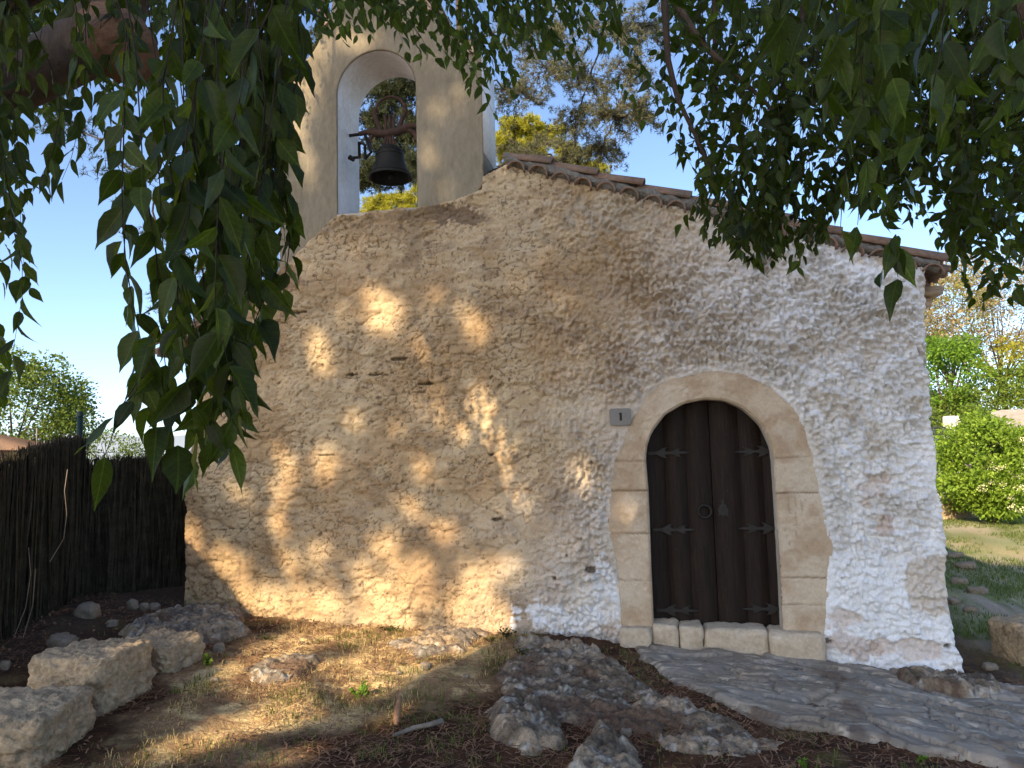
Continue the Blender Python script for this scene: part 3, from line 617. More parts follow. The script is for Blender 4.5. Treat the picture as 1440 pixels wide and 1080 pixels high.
# door
door = bpy.data.objects.new('door', None); COL.objects.link(door); door.parent = chapel; door.matrix_parent_inverse = Matrix.Translation(-chapel.location)
DY = .20
def dr(px, py, y=DY): p = on_y(px, py, y); return np.array((p[0], p[2]))
zb_, zt_ = dr(1000, 889)[1]-.02, dr(1000, 540)[1]
split = dr(1003, 720)[0]
edges = {0: [dr(890, 720)[0], dr(937, 720)[0], dr(968, 720)[0], split-.003], 1: [split+.003, dr(1044, 720)[0], dr(1076, 720)[0], dr(1125, 720)[0]]}
def leaf_door(sd_):
    G = Geo(); e = edges[sd_]
    for a, b in zip(e[:-1], e[1:]):
        y = DY+random.uniform(-.001, .001); c = .0012
        v = [(a+.0003, y+.005, zb_), (a+.0003+c, y, zb_), (b-.0003-c, y, zb_), (b-.0003, y+.005, zb_), (a+.0003, y+.005, zt_), (a+.0003+c, y, zt_), (b-.0003-c, y, zt_), (b-.0003, y+.005, zt_)]
        G.add(np.array(v), [(0, 1, 5, 4), (1, 2, 6, 5), (2, 3, 7, 6)])
    G.box(((e[0]+e[-1])/2, DY+.045, (zb_+zt_)/2), (e[-1]-e[0], .045, zt_-zb_))
    o = G.build('door_leaf', M['wood'], None, False); o.parent = door; return o
for sd_ in (0, 1): leaf_door(sd_)
def under_door(o): o.parent = door; o.matrix_parent_inverse = Matrix.Identity(4); return o
def hinge(x0, z, Lh, s_):                                # strap with barbs and a forked tip
    q = [(0, .020), (.07, .016), (.10, .020), (.12, .036), (.155, .052), (.20, .056), (.178, .040), (.172, .024), (.19, .015), (.235, .014), (.255, .026), (.285, .040), (.33, .044), (.31, .030), (.305, .018), (.325, .012), (.36, .014), (.41, 0)]
    k = Lh/.40; pl = [(x0+s_*a*k, z+b) for a, b in q]+[(x0+s_*a*k, z-b*.95) for a, b in q[-2::-1]]
    if s_ < 0: pl = pl[::-1]
    under_door(flat('hinge', pl, [], DY-.017, DY-.003, M['iron'], None, .003))
xl_, xr_ = dr(909, 640)[0], dr(1092, 640)[0]
for py in (637, 745, 858):
    z = dr(940, py)[1]; hinge(xl_+.01 if py < 700 else xl_+.03, z, .40, 1); z = dr(1060, py-2)[1]; hinge(xr_+.02, z, .40, -1)
def ring(c, R, r, y, name, m):
    a = np.linspace(0, 2*math.pi, 33); G = Geo(); G.tube(np.stack([c[0]+R*np.cos(a), np.full(33, y), c[1]+R*np.sin(a)], -1), r, 8, False)
    G.tube([(c[0], DY, c[1]+R*.95), (c[0], y-.012, c[1]+R*.95)], [.014, .012], 8); G.lathe_ = None
    return under_door(G.build(name, m))
ring(dr(991, 719), .060, .013, DY-.02, 'knocker', M['iron'])
cx, cz = dr(1017, 717)
pl = [(-.055, -.06), (-.02, -.05), (-.005, -.075), (.01, -.05), (.06, -.065), (.045, -.03), (.05, .0), (.035, .02), (.03, .045), (.012, .05), (.012, .085), (0, .105), (-.012, .085), (-.012, .05), (-.03, .045), (-.035, .02), (-.05, .01), (-.04, -.03)]
under_door(flat('lock_plate', [(cx+a, cz+b) for a, b in pl], [], DY-.010, DY-.003, M['iron'], None, .002))
for px in (950, 985, 1022, 1060):
    for py in (610, 655, 690, 770, 830):
        G = Geo(); x, z = dr(px+random.uniform(-2, 2), py+random.uniform(-2, 2)); G.lathe((0, 0, 0), [(.007, 0), (.005, .004), (0.0005, .006)], 8); v = G.v[-1]; G.v[-1] = np.stack([x+v[:, 0], DY-.002-v[:, 2], z+v[:, 1]], -1)
        under_door(G.build('nail', M['iron']))

# house number plate
x0, z0 = fac(858, 599); x1, z1 = fac(887, 574); c = .015
pl_o = empty('house_number_plate', ((x0+x1)/2, -.03, z0), 'small grey square plate with a black 1 left of the door arch', 'sign')
flat('plate', [(x0+c, z0), (x1-c, z0), (x1, z0+c), (x1, z1-c), (x1-c, z1), (x0+c, z1), (x0, z1-c), (x0, z0+c)], [], -.045, -.020, M['plate'], pl_o, .003)
xm = (x0+x1)/2+.004; hz = (z1-z0); zA, zB = z0+.28*hz, z0+.74*hz
flat('numeral', [(xm-.010, zA), (xm+.013, zA), (xm+.013, zB), (xm-.010, zB), (xm-.017, zB-.012), (xm-.010, zB-.016)], [], -.0475, -.0452, M['black'], pl_o)

# bell, yoke and crank
by = .33
def bp(px, py, y=by): return on_y(px, py, y)
bc = bp(550, 240)
bell = empty('bell', bc, 'dark bronze bell hanging from an iron yoke in the arch of the bell gable', 'bell')
R_ = .235
prof_b = [(R_*.93, .012), (R_, 0), (R_*1.0, .02), (R_*.93, .045), (R_*.84, .085), (R_*.74, .15), (R_*.67, .22), (R_*.62, .29), (R_*.57, .33), (R_*.44, .355), (R_*.2, .365), (.001, .368)]
prof_i = [(.001, .33), (R_*.4, .32), (R_*.52, .29), (R_*.6, .18), (R_*.72, .1), (R_*.86, .03), (R_*.93, .012)]
mz = bp(550, 251)[2]; bcx = bp(549, 251)
G = Geo(); G.lathe((bcx[0], by, mz), prof_b, 40); G.lathe((bcx[0], by, mz), prof_i, 40)
for z in (.05, .255, .30): G.lathe((bcx[0], by, mz), [(np.interp(z, [p[1] for p in prof_b[2:]], [p[0] for p in prof_b[2:]])+a, z+b) for a, b in ((0, -.006), (.006, -.003), (.006, .003), (0, .006))], 40)
G.build('bell_body', M['bronze'], bell)
G = Geo(); G.tube([(bcx[0], by, mz+.3), (bcx[0]+.01, by, mz+.03)], [.012, .014], 8); G.lathe((bcx[0]+.01, by, mz-.005), [(.001, .0), (.03, .015), (.038, .035), (.025, .06), (.01, .07)], 14); G.build('clapper', M['iron'], bell)
tb = mz+.365; ax = tb+.17
G = Geo(); X0 = bcx[0]
for a in (-.06, -.02, .02, .06): G.tube([(X0+a, by, tb-.02), (X0+a*.8, by-.03, tb+.06), (X0+a*.6, by, tb+.14)], [.014, .016, .014], 8)
def yk(pts, r): G.tube([(X0+a, by, ax+b) for a, b in smoothpl(resample(pts, 24), 4)], r, 10)
yk([(-.36, .015), (-.30, .03), (-.2, .02), (-.1, -.02), (0, -.015), (.1, -.01), (.18, .03), (.28, .045), (.34, .02)], np.r_[np.full(4, .028), np.full(16, .045), np.full(4, .03)])
yk([(-.24, -.16), (-.24, -.06), (-.19, .0), (-.1, .01)], .024)
yk([(.1, .01), (.22, .0), (.30, -.05), (.31, -.14)], .028)
yk([(-.10, .0), (-.15, .13), (-.19, .23), (-.16, .28)], .026); yk([(.10, .0), (.14, .12), (.19, .22), (.17, .30)], .026)
yk([(-.16, .27), (-.13, .36), (0, .42), (.13, .37), (.17, .29)], .014)
for a in (-.05, 0, .05): yk([(a, -.03), (a*.9, .12), (a*1.2, .2)], .016)
G.build('yoke', M['rust'], bell)
G = Geo(); G.tube([(aL-.02, by, ax+.01), (aR+.02, by, ax+.02)], [.018, .018], 10); G.build('axle', M['iron'], bell)
cq = [bp(522, 214, .20), bp(514, 224, .2), bp(513, 203, .19), bp(505, 200, .16), bp(505.5, 221, .15), bp(494, 222, .12)]
G = Geo()
for a, b in zip(cq[:-1], cq[1:]): G.tube([a, b], [.017, .017], 4)
G.tube([cq[-1]+np.array((-.02, 0, .01)), cq[-1]+np.array((.03, 0, -.03))], [.03, .02], 8); G.tube([cq[0], (X0-.3, by, ax+.02)], [.018, .018], 6)
G.build('crank', M['iron'], bell)

# ------------------------------------------------------------------ foliage
LT_v = np.array([(0, 0, 0), (0, .13, -.004), (0, .30, -.015), (0, .48, -.03), (0, .66, -.055), (0, .83, -.095), (0, 1.0, -.15),
                 (-.17, .09, .03), (-.27, .27, .04), (-.25, .46, .02), (-.16, .65, -.02), (-.055, .83, -.075),
                 (.15, .11, .03), (.25, .28, .04), (.25, .46, .02), (.17, .65, -.02), (.06, .83, -.075)])
LT_q = np.array([(1, 2, 8, 7), (2, 3, 9, 8), (3, 4, 10, 9), (4, 5, 11, 10), (2, 1, 12, 13), (3, 2, 13, 14), (4, 3, 14, 15), (5, 4, 15, 16)])
LT_t = np.array([(0, 1, 7), (5, 6, 11), (1, 0, 12), (6, 5, 16)])
LO_v = np.array([(0, 0, 0), (0, .45, -.03), (0, 1, -.13), (-.25, .38, .03), (.25, .38, .03)])
LO_t = np.array([(0, 1, 3), (1, 2, 3), (1, 0, 4), (2, 1, 4)])
class Leaves:
    def __init__(s): s.p = []; s.d = []; s.n = []; s.l = []; s.w = []
    def add(s, p, d, n, l, w):
        p = np.atleast_2d(p); k = len(p); s.p.append(p); s.d.append(np.broadcast_to(d, (k, 3))); s.n.append(np.broadcast_to(n, (k, 3)))
        s.l.append(np.broadcast_to(np.asarray(l, float), (k,))); s.w.append(np.broadcast_to(np.asarray(w, float), (k,)))
    def build(s, name, m, parent, lod=1, keep=None):
        p, d, n, l, w_ = map(np.concatenate, (s.p, s.d, s.n, s.l, s.w))
        if keep is not None: k = keep(p, l); p, d, n, l, w_ = p[k], d[k], n[k], l[k], w_[k]
        d = d/np.linalg.norm(d, axis=1)[:, None]; sd_ = np.cross(d, n); sd_ /= np.linalg.norm(sd_, axis=1)[:, None]+1e-9; n = np.cross(sd_, d)
        T = LT_v if lod else LO_v; k = len(T); N_ = len(p); cu = rng.uniform(-.9, 2.6, N_); fold = rng.uniform(-.4, 2.6, N_)
        bend = T[None, :, 1:2]**2*-.15*cu[:, None, None]+np.abs(T[None, :, 0:1])*.34*fold[:, None, None]; skew = (rng.normal(scale=.09, size=N_)[:, None]*T[None, :, 1]**2)[..., None]
        wav = rng.normal(scale=.022, size=(N_, k, 1))*(np.abs(T[None, :, 0:1]) > 0)
        v = p[:, None]+l[:, None, None]*(sd_[:, None]*(T[None, :, 0:1]*w_[:, None, None]+skew)+d[:, None]*T[None, :, 1:2]+n[:, None]*(bend+wav))
        off = (np.arange(N_)*k)[:, None, None]
        F = [(off+LT_q).reshape(-1, 4), (off+LT_t).reshape(-1, 3)] if lod else [(off+LO_t).reshape(-1, 3)]
        me = np_mesh(name, v.reshape(-1, 3), F, lod > 0, None, np.repeat(rng.random(N_)**1.7, k))
        if lod:
            a = me.attributes.new('leaf_uv', 'FLOAT_VECTOR', 'POINT'); a.data.foreach_set('vector', np.tile(np.stack([T[:, 0], T[:, 1], 0*T[:, 0]], -1), (N_, 1)).astype(np.float32).ravel())
        return link(name, me, m, parent)
def runit(n): a = rng.normal(size=(n, 3)); return a/np.linalg.norm(a, axis=1)[:, None]
def strand(LV, TW_, p0, p1, bow, sp, L, wid=.86, side=.75, down=1.0, tr_=.0012, jit=.25, face=None):
    """a hanging twig from p0 to p1 with alternate drooping leaves"""
    p0, p1 = np.asarray(p0, float), np.asarray(p1, float); ln = np.linalg.norm(p1-p0); n = max(int(ln/sp), 3)
    t = np.linspace(0, 1, n); pts = p0+(p1-p0)*t[:, None]+np.asarray(bow)*(np.sin(t*math.pi)*.9)[:, None]
    wv = np.cumsum(rng.normal(scale=sp*.22, size=(n, 3)), 0); wv -= wv[0]; pts = pts+wv*.5
    TW_.tube(pts[::2] if n > 6 else pts, np.linspace(tr_*1.6, tr_*.6, len(pts[::2] if n > 6 else pts)), 4, False)
    tg = np.gradient(pts, axis=0); tg /= np.linalg.norm(tg, axis=1)[:, None]+1e-9
    hz = runit(n); hz[:, 2] *= .2; sgn = np.where(np.arange(n) % 2, 1, -1)[:, None]
    az = rng.uniform(0, 6.28); lat = np.array([math.cos(az), math.sin(az), 0])
    d = tg*.45+lat*sgn*side+np.array([0, 0, -down])+hz*jit*2; d /= np.linalg.norm(d, axis=1)[:, None]
    nn = runit(n)*.8+np.array([0, 0, .35])
    if face is not None: nn = nn+np.asarray(face)
    pet = .012; LV.add(pts+d*pet*.3, d, nn, L*rng.uniform(.65, 1.2, n), wid*rng.uniform(.8, 1.2, n))
    return pts
TWG = Geo
NOTAG = None
# --- left hackberry: trunk behind the camera on the left, limb overhead, curtain of leaves in the view
treeL = empty('hackberry_tree', (-4.2, -11.5, -.25), 'broad-leaved tree leaning in from the left, its leafy branches hanging down past the bell gable', 'tree', 'foreground trees framing the chapel')
treeR = empty('hackberry_tree', (4.6, -8.6, -.5), 'broad-leaved tree reaching in from upper right, leaves hanging over the right roof slope', 'tree', 'foreground trees framing the chapel')
limbA, limbB, stub = at(-160, 190, 3.4), at(120, 70, 3.3), at(190, -60, 3.3)
G = Geo()
tw_pts = [(-4.2, -11.5, -.4), (-4.15, -11.3, .8), (-4.0, -10.9, 2.0), (-3.9, -10.4, 3.0)]
G.tube(resample3 := smoothpl(np.array(tw_pts), 1), [.42, .36, .32, .30], 16); G.build('trunk', M['bark'], treeL)
G = Geo()
lp = smoothpl(np.array([(-3.9, -10.4, 2.95), (-3.7, -8.6, 3.1), tuple(at(-420, 230, 3.2)), tuple(limbA), tuple(at(-20, 130, 3.35)), tuple(at(60, 98, 3.35)), tuple(limbB), tuple(at(175, 20, 3.3)), tuple(stub), tuple(at(240, -300, 3.2))]), 1)
G.tube(lp, [.28, .22, .17, .14, .13, .13, .135, .12, .10, .06], 14)
for tgt in ((at(330, -190, 1.7), .05), (at(420, -260, 3.0), .045), (at(700, -190, 3.4), .03), (at(-60, -160, 2.2), .05), (at(200, -230, 1.3), .05)):
    b = at(175, 15, 3.3) if tgt[1] < .048 else limbA; G.tube(smoothpl(np.array([b, (b+tgt[0])/2+np.array((0, 0, .3)), tgt[0], tgt[0]+np.array((.3, .1, -.02))]), 1), [tgt[1]*1.2, tgt[1], tgt[1]*.7, .012], 8)
for q in ((-5.5, -14.5, 7.5), (-7.5, -12, 6.5), (-3.2, -13.5, 8.5), (-6, -16, 5)):
    G.tube(smoothpl(np.array([(-3.9, -10.5, 2.9), (-4.2, -11.5, 4.2), tuple((np.array(q)+np.array((-4.3, -12, 4.8)))/2), q]), 1), [.2, .16, .11, .04], 8)
G.build('limb', M['bark'], treeL)
G = Geo(); sp_ = at(170, 62, 3.22); G.tube([at(150, 40, 3.4), at(165, 58, 3.2), at(176, 72, 2.95), at(178, 76, 2.93)], [.15, .145, .125, .08], 14); G.build('limb_stub', M['cut'], treeL)
def curtain(LV, TG, xr_, botf, dep, n, L, sp, top=-70, frac=(.55, 1.0), drift=(-60, 60), minh=40, face=None, long=(330, 620), **k):
    for _ in range(n):
        x = rng.uniform(*xr_); b = botf(x)*rng.uniform(*frac); d = rng.uniform(*dep)
        if 95 < x < 222 and d < 3.4 and rng.random() < .85: continue   # the big limb shows through here
        if b < top+minh: continue
        t0 = top-rng.uniform(0, 60)
        x0 = x+rng.uniform(*drift)
        if b-t0 > long[0]:
            t1 = t0; t0 = max(b-rng.uniform(*long), t1)
            if t0 > t1+20: xa = x0+rng.uniform(*drift); TG.tube(smoothpl(np.array([at(xa, t1, d), at((xa+x0)/2+rng.uniform(-20, 20), (t0+t1)/2, d), at(x0, t0, d)]), 1), [.0022, .0017, .0013], 4, False)
        strand(LV, TG, at(x0, t0, d+rng.uniform(-.15, .15)), at(x, b-.55*L*F_PX/d, d), rng.normal(scale=.05, size=3), sp, L, face=face, **k)
bl = lambda pts: (lambda x: float(np.interp(x, [p[0] for p in pts], [p[1] for p in pts])))
LV, TG = Leaves(), Geo()
botN = bl([(120, 330), (150, 560), (190, 640), (215, 690), (245, 725), (300, 700), (335, 640), (360, 600), (372, 470), (392, 350), (412, 300), (430, 210), (455, 90)])
FACE = -FW*.45
curtain(LV, TG, (205, 345), botN, (1.15, 1.5), 12, .088, .034, frac=(.82, 1.0), face=FACE)
curtain(LV, TG, (180, 375), botN, (1.25, 1.9), 16, .085, .036, frac=(.4, .95), face=FACE)
curtain(LV, TG, (310, 392), botN, (1.5, 2.1), 14, .085, .034, frac=(.6, 1.0), face=FACE)
curtain(LV, TG, (215, 400), lambda x: 330, (1.4, 2.4), 17, .085, .036, frac=(.3, 1.0), face=FACE)
for (a, b) in (((225, 520), (165, 590)), ((215, 470), (190, 560)), ((200, 540), (150, 640))): strand(LV, TG, at(a[0], a[1], 1.3), at(b[0], b[1], 1.28), (0, 0, .03), .036, .085, face=FACE)
botW = bl([(-60, 560), (0, 590), (30, 545), (70, 470), (90, 400), (110, 300), (200, 330), (260, 400), (300, 430)])
curtain(LV, TG, (-60, 80), botW, (2.0, 2.8), 15, .082, .036, frac=(.55, 1.0))
curtain(LV, TG, (-60, 290), lambda x: 330 if x < 230 else 380, (2.0, 3.3), 24, .082, .038, frac=(.25, 1.0))
curtain(LV, TG, (-60, 240), lambda x: 210, (3.7, 4.8), 70, .08, .04, frac=(.3, 1.0))
LV.build('foliage', M['L_near'], treeL); TG.build('twigs', M['twig'], treeL)
# branch across the top in front of the gable
LV, TG = Leaves(), Geo()
botT = bl([(440, 70), (470, 60), (520, 55), (560, 75), (600, 95), (640, 130), (690, 165), (720, 150), (760, 120), (820, 125), (860, 70), (880, 30)])
for _ in range(105):
    x = rng.uniform(450, 875); b = botT(x)*rng.uniform(.2, 1.0); d = rng.uniform(3.0, 4.0); x0 = x-rng.uniform(20, 150); y0 = min(-30, b-rng.uniform(90, 190))
    strand(LV, TG, at(x0, y0, d), at(x, b-14, d-.1), (0, 0, .06), .028, .068, side=.8, wid=.85)
strand(LV, TG, at(640, 60, 3.4), at(692, 150, 3.4), (0, 0, .05), .03, .08); strand(LV, TG, at(650, 40, 3.3), at(715, 120, 3.3), (0, 0, .05), .03, .08)
for (a, b) in (((880, 90), (925, 130)), ((860, 110), (905, 165)), ((870, 60), (915, 110))): strand(LV, TG, at(a[0], a[1], 4.2), at(b[0], b[1], 4.2), (0, 0, .05), .035, .075)
LV.build('foliage', M['L_top'], treeL); TG.build('twigs', M['twig'], treeL)

# --- right hackberry
G = Geo(); G.tube([(4.6, -8.6, -.7), (4.5, -8.5, 1.0), (4.3, -8.2, 2.6), (4.0, -7.9, 3.4)], [.34, .28, .24, .2], 14); G.build('trunk', M['bark'], treeR)
G = Geo()
for pts, r in (([(4.0, -7.9, 3.3), tuple(at(1700, -260, 2.6)), tuple(at(1350, -200, 2.9)), tuple(at(1120, -160, 3.4)), tuple(at(960, -110, 3.8))], (.17, .12, .09, .05, .02)),
               ([tuple(at(1350, -200, 2.9)), tuple(at(1420, -60, 2.9)), tuple(at(1480, 150, 3.3)), tuple(at(1500, 330, 3.8))], (.06, .05, .035, .012))):
    G.tube(smoothpl(np.array(pts), 1), r, 10)
for pts in ([(905, -60), (955, 0), (968, 40), (992, 70), (1030, 100), (1080, 140), (1120, 200)], [(930, -60), (938, 20), (935, 90), (950, 140), (975, 180), (1010, 260)], [(1140, -80), (1128, 40), (1118, 100), (1110, 200)], [(1005, -60), (1004, 60), (1008, 150)], [(1300, -80), (1320, 60), (1345, 200), (1360, 330)]):
    d = rng.uniform(3.2, 3.9); q = smoothpl(resample3_ := np.array([at(a, b, d) for a, b in pts]), 1); G.tube(q, np.linspace(.02, .006, len(q)), 6)
G.build('limb', M['bark'], treeR)
LV, TG = Leaves(), Geo()
botR = bl([(900, 20), (915, 60), (935, 110), (955, 170), (975, 235), (985, 300), (1040, 330), (1090, 345), (1140, 350), (1165, 300), (1200, 290), (1230, 330), (1290, 320), (1330, 365), (1380, 440), (1440, 425), (1500, 420)])
curtain(LV, TG, (925, 1480), botR, (3.0, 4.4), 205, .080, .031, frac=(.12, 1.0), drift=(-130, 240), long=(110, 240), wid=.95, side=1.0, down=.5, jit=.45)
curtain(LV, TG, (985, 1145), lambda x: botR(x)+38, (3.0, 3.6), 40, .070, .026, frac=(.88, 1.0), drift=(-20, 90), long=(90, 190), wid=.8)
curtain(LV, TG, (1200, 1480), botR, (2.6, 3.8), 70, .085, .032, frac=(.5, 1.0), drift=(-120, 220), long=(110, 240), side=.95, down=.6, jit=.4)
for (a, b) in (((935, 100), (958, 195)), ((930, 60), (935, 130)), ((960, 150), (1000, 250)), ((925, 110), (965, 185)), ((950, 200), (985, 260)), ((1010, 230), (975, 300)), ((1000, 260), (960, 315))): strand(LV, TG, at(a[0], a[1], 3.6), at(b[0], b[1], 3.6), (0, 0, .03), .034, .078)
LV.build('foliage', M['L_near'], treeR); TG.build('twigs', M['twig'], treeR)
LV, TG = Leaves(), Geo()
botQ = bl([(1040, 110), (1100, 170), (1160, 250), (1200, 345), (1240, 360), (1300, 300), (1360, 260), (1440, 330), (1500, 420)])
curtain(LV, TG, (1060, 1480), botQ, (1.25, 2.0), 34, .085, .038, frac=(.2, .95), face=FACE)
for (a, b) in (((1190, 240), (1172, 315)), ((1215, 250), (1205, 315)), ((1260, 330), (1240, 385)), ((1255, 340), (1262, 390))): strand(LV, TG, at(a[0], a[1], 1.6), at(b[0], b[1], 1.6), (0, 0, .02), .035, .08, face=FACE)
LV.build('foliage', M['L_near'], treeR); TG.build('twigs', M['twig'], treeR)

# --- unseen shading crown added to the left tree, gaps shaped to form sun patches
LIT = [(543, 437, 26, 30), (527, 420, 16, 14), (490, 440, 14, 12), (453, 497, 14, 30), (623, 415, 13, 10), (658, 435, 12, 9), (670, 463, 16, 14), (690, 457, 12, 12), (597, 484, 14, 13), (610, 577, 14, 20), (687, 593, 19, 30),
       (652, 595, 14, 26), (680, 560, 26, 14), (597, 655, 14, 24), (407, 650, 15, 22), (462, 652, 20, 28), (402, 690, 12, 16), (393, 730, 14, 24), (707, 640, 24, 34), (725, 697, 30, 22), (547, 767, 20, 20), (513, 808, 17, 22),
       (597, 800, 24, 24), (680, 807, 22, 20), (718, 797, 11, 22), (826, 668, 14, 20), (880, 715, 11, 24), (742, 862, 15, 24), (270, 755, 13, 34), (310, 785, 18, 22), (640, 515, 10, 12), (560, 600, 10, 14), (500, 590, 10, 12),
       (365, 845, 45, 26), (440, 850, 60, 30), (530, 850, 32, 34), (575, 830, 34, 40), (660, 850, 40, 34), (690, 870, 30, 22), (340, 800, 16, 26), (415, 790, 16, 20), (465, 775, 14, 16), (625, 745, 14, 16), (575, 710, 12, 14), (340, 690, 12, 16),
       (422, 112, 28, 42), (418, 175, 16, 30), (432, 232, 12, 26), (445, 60, 24, 18), (500, 52, 24, 12), (606, 150, 6, 16), (601, 195, 5, 18), (628, 262, 10, 10), (605, 225, 4, 10), (640, 130, 8, 10), (950, 780, 12, 18)]
LITG = [[(300, 945), (360, 900), (430, 884), (520, 880), (700, 884), (722, 896), (680, 910), (620, 935), (545, 968), (440, 1012), (330, 1042), (225, 1068), (200, 1058), (290, 1020), (400, 985), (330, 968)],
        [(380, 1075), (470, 1035), (540, 1005), (560, 1012), (500, 1045), (430, 1075)], [(225, 902), (285, 896), (280, 908), (228, 912)], [(560, 1000), (610, 975), (625, 985), (585, 1008)]]
def is_lit(px, py, dil=1.0):
    r = np.zeros(px.shape, bool)
    for (a, b, rx_, ry_) in LIT: r |= ((px-a)/(rx_*dil))**2+((py-b)/(ry_*dil))**2 < 1
    for p in LITG: r |= inpoly(p, px, py)
    r &= ~(((px-360)/30)**2+((py-892)/9)**2 < 1); r &= ~(((px-480)/40)**2+((py-915)/9)**2 < 1); r &= ~((np.abs(px-640-(py-880)*.0) < 5) & (py > 840)); r &= ~((np.abs(px-497) < 9) & (py > 800) & (py < 880)); r &= ~((np.abs(px-618) < 6) & (py > 770) & (py < 860))
    return r
LV = Leaves()
nf, ng = 66000, 52000
Q = np.concatenate([np.stack([rng.uniform(-7, 3.4, nf), np.zeros(nf), rng.uniform(-.6, 7.2, nf)], -1), np.stack([rng.uniform(-7.5, 4.5, ng), rng.uniform(-8, 0, ng), np.zeros(ng)], -1), np.stack([rng.uniform(-.6, 3.2, 14000), np.zeros(14000), rng.uniform(-.5, 4.6, 14000)], -1)])
Q[nf:nf+ng, 2] = g0(Q[nf:nf+ng, 0], Q[nf:nf+ng, 1])
Q = Q[(Q[:, 2] < roofz(Q[:, 0])+.5) | ((Q[:, 0] > tl-.6) & (Q[:, 0] < tr+.5))]; Q = Q[(Q[:, 1] < -.01) | (Q[:, 2] > g0(Q[:, 0], 0*Q[:, 0])-.02)]
t = rng.uniform(15.5, 24, len(Q)); Pn = Q+SUN*t[:, None]+rng.normal(scale=.01, size=Q.shape)
qx, qy, qd = proj(Q); px, py, pd = proj(Pn)
def lit_near(Q):
    r = np.zeros(len(Q), bool); wall = Q[:, 1] > -.01
    for a, b in ((0, 0), (.045, 0), (-.045, 0), (0, .045), (0, -.045)):
        q = Q.copy(); q[:, 0] += a; q[:, 2] += np.where(wall, b, 0); q[:, 1] += np.where(wall, 0, b*2.2); x_, y_, _ = proj(q); r |= is_lit(x_, y_, 1.0)
    return r
ok = ~lit_near(Q) & ~((pd > -.2) & (px > -400) & (px < 1840)) & (Pn[:, 1] < -7.7)
Pn = Pn[ok]; k = len(Pn); d = runit(k); d[:, 2] -= .6; LV.add(Pn, d, runit(k)+SUN*1.0, rng.uniform(.13, .20, k), 1.15)
LV.build('crown', M['L_shade'], treeL, 0)
# a spray of drooping twigs up-sun of the gable: its leaves draw the sharp shadows on the render
LV, TG = Leaves(), Geo()
for _ in range(16):
    x, y = rng.uniform(398, 470), rng.uniform(60, 250); q = on_y(x, y)+SUN*rng.uniform(2.2, 3.2); strand(LV, TG, q+np.array((-.15, 0, .45)), q, (0, 0, .05), .05, .08)
hub = np.mean([on_y(430, 100)+SUN*2.6+np.array((-.2, 0, .6))], 0); TG.tube(smoothpl(np.array([(-4.9, -11.2, 5.0), (-5.8, -7.5, 7.6), tuple(hub), tuple(hub+np.array((.6, .1, -.1)))]), 1), [.07, .05, .03, .008], 6)
LV.build('foliage', M['L_shade'], treeL); TG.build('twigs', M['twig'], treeL)

# ------------------------------------------------------------------ cut stone blocks, loose stones, sticks
def block(pn, pf, pt_near, pt_far, thick, lab, seed):
    """a cut block from the ground pixels of its front face and the pixels of its top edge"""
    a, b = gnd(*pn), gnd(*pf); a[2] = g0(a[0], a[1]); b[2] = g0(b[0], b[1])
    def h(p, t): d = (p-CAM)@FW; q = at(*t, d); return q[2]-p[2]
    hh_ = .5*(h(a, pt_near)+h(b, pt_far)); e = b-a; ln = np.hypot(e[0], e[1]); u = e/ln; nrm = np.array((-u[1], u[0], 0))
    c = (a+b)/2+nrm*thick/2; zb = min(a[2], b[2])-.08
    o = stone('stone_block', (ln, thick, hh_+.10), M['block'], p=13, amp=.036, cuts=30, seed=seed, fr=2.6)
    o.data.transform(Matrix.Translation((c[0], c[1], zb+(hh_+.10)/2))@Matrix.Rotation(math.atan2(u[1], u[0]), 4, 'Z')@Matrix.Rotation(rad((seed % 3-1)*1.5), 4, 'Y'))
    return tag(o, lab, 'stone block', 'cut stone blocks along the left edge')
block((52, 1088), (133, 1022), (40, 1012), (132, 968), .62, 'weathered cut stone block nearest the camera in the lower left corner', 1)
block((138, 1010), (219, 968), (140, 934), (219, 900), .60, 'largest cut stone block, standing in the middle of the row of three', 2)
block((224, 952), (287, 933), (224, 907), (287, 903), .55, 'smallest cut stone block with sunlit top, farthest along its row', 3)
STO = [(116, 872, 34, 20), (183, 858, 16, 14), (200, 857, 14, 10), (214, 856, 16, 9), (155, 884, 15, 10), (78, 912, 40, 20), (74, 938, 26, 18), (3, 945, 14, 12), (597, 939, 17, 10), (305, 918, 16, 14), (715, 970, 12, 8), (1345, 785, 22, 8), (1362, 800, 26, 9), (1352, 822, 22, 9), (1378, 836, 28, 10), (1345, 850, 18, 9), (1368, 862, 20, 9), (300, 962, 12, 8), (880, 1032, 16, 9), (1010, 1030, 24, 10), (1345, 962, 26, 12), (1395, 942, 20, 9), (250, 868, 24, 12), (322, 885, 16, 10), (560, 945, 9, 6), (655, 952, 10, 6)]
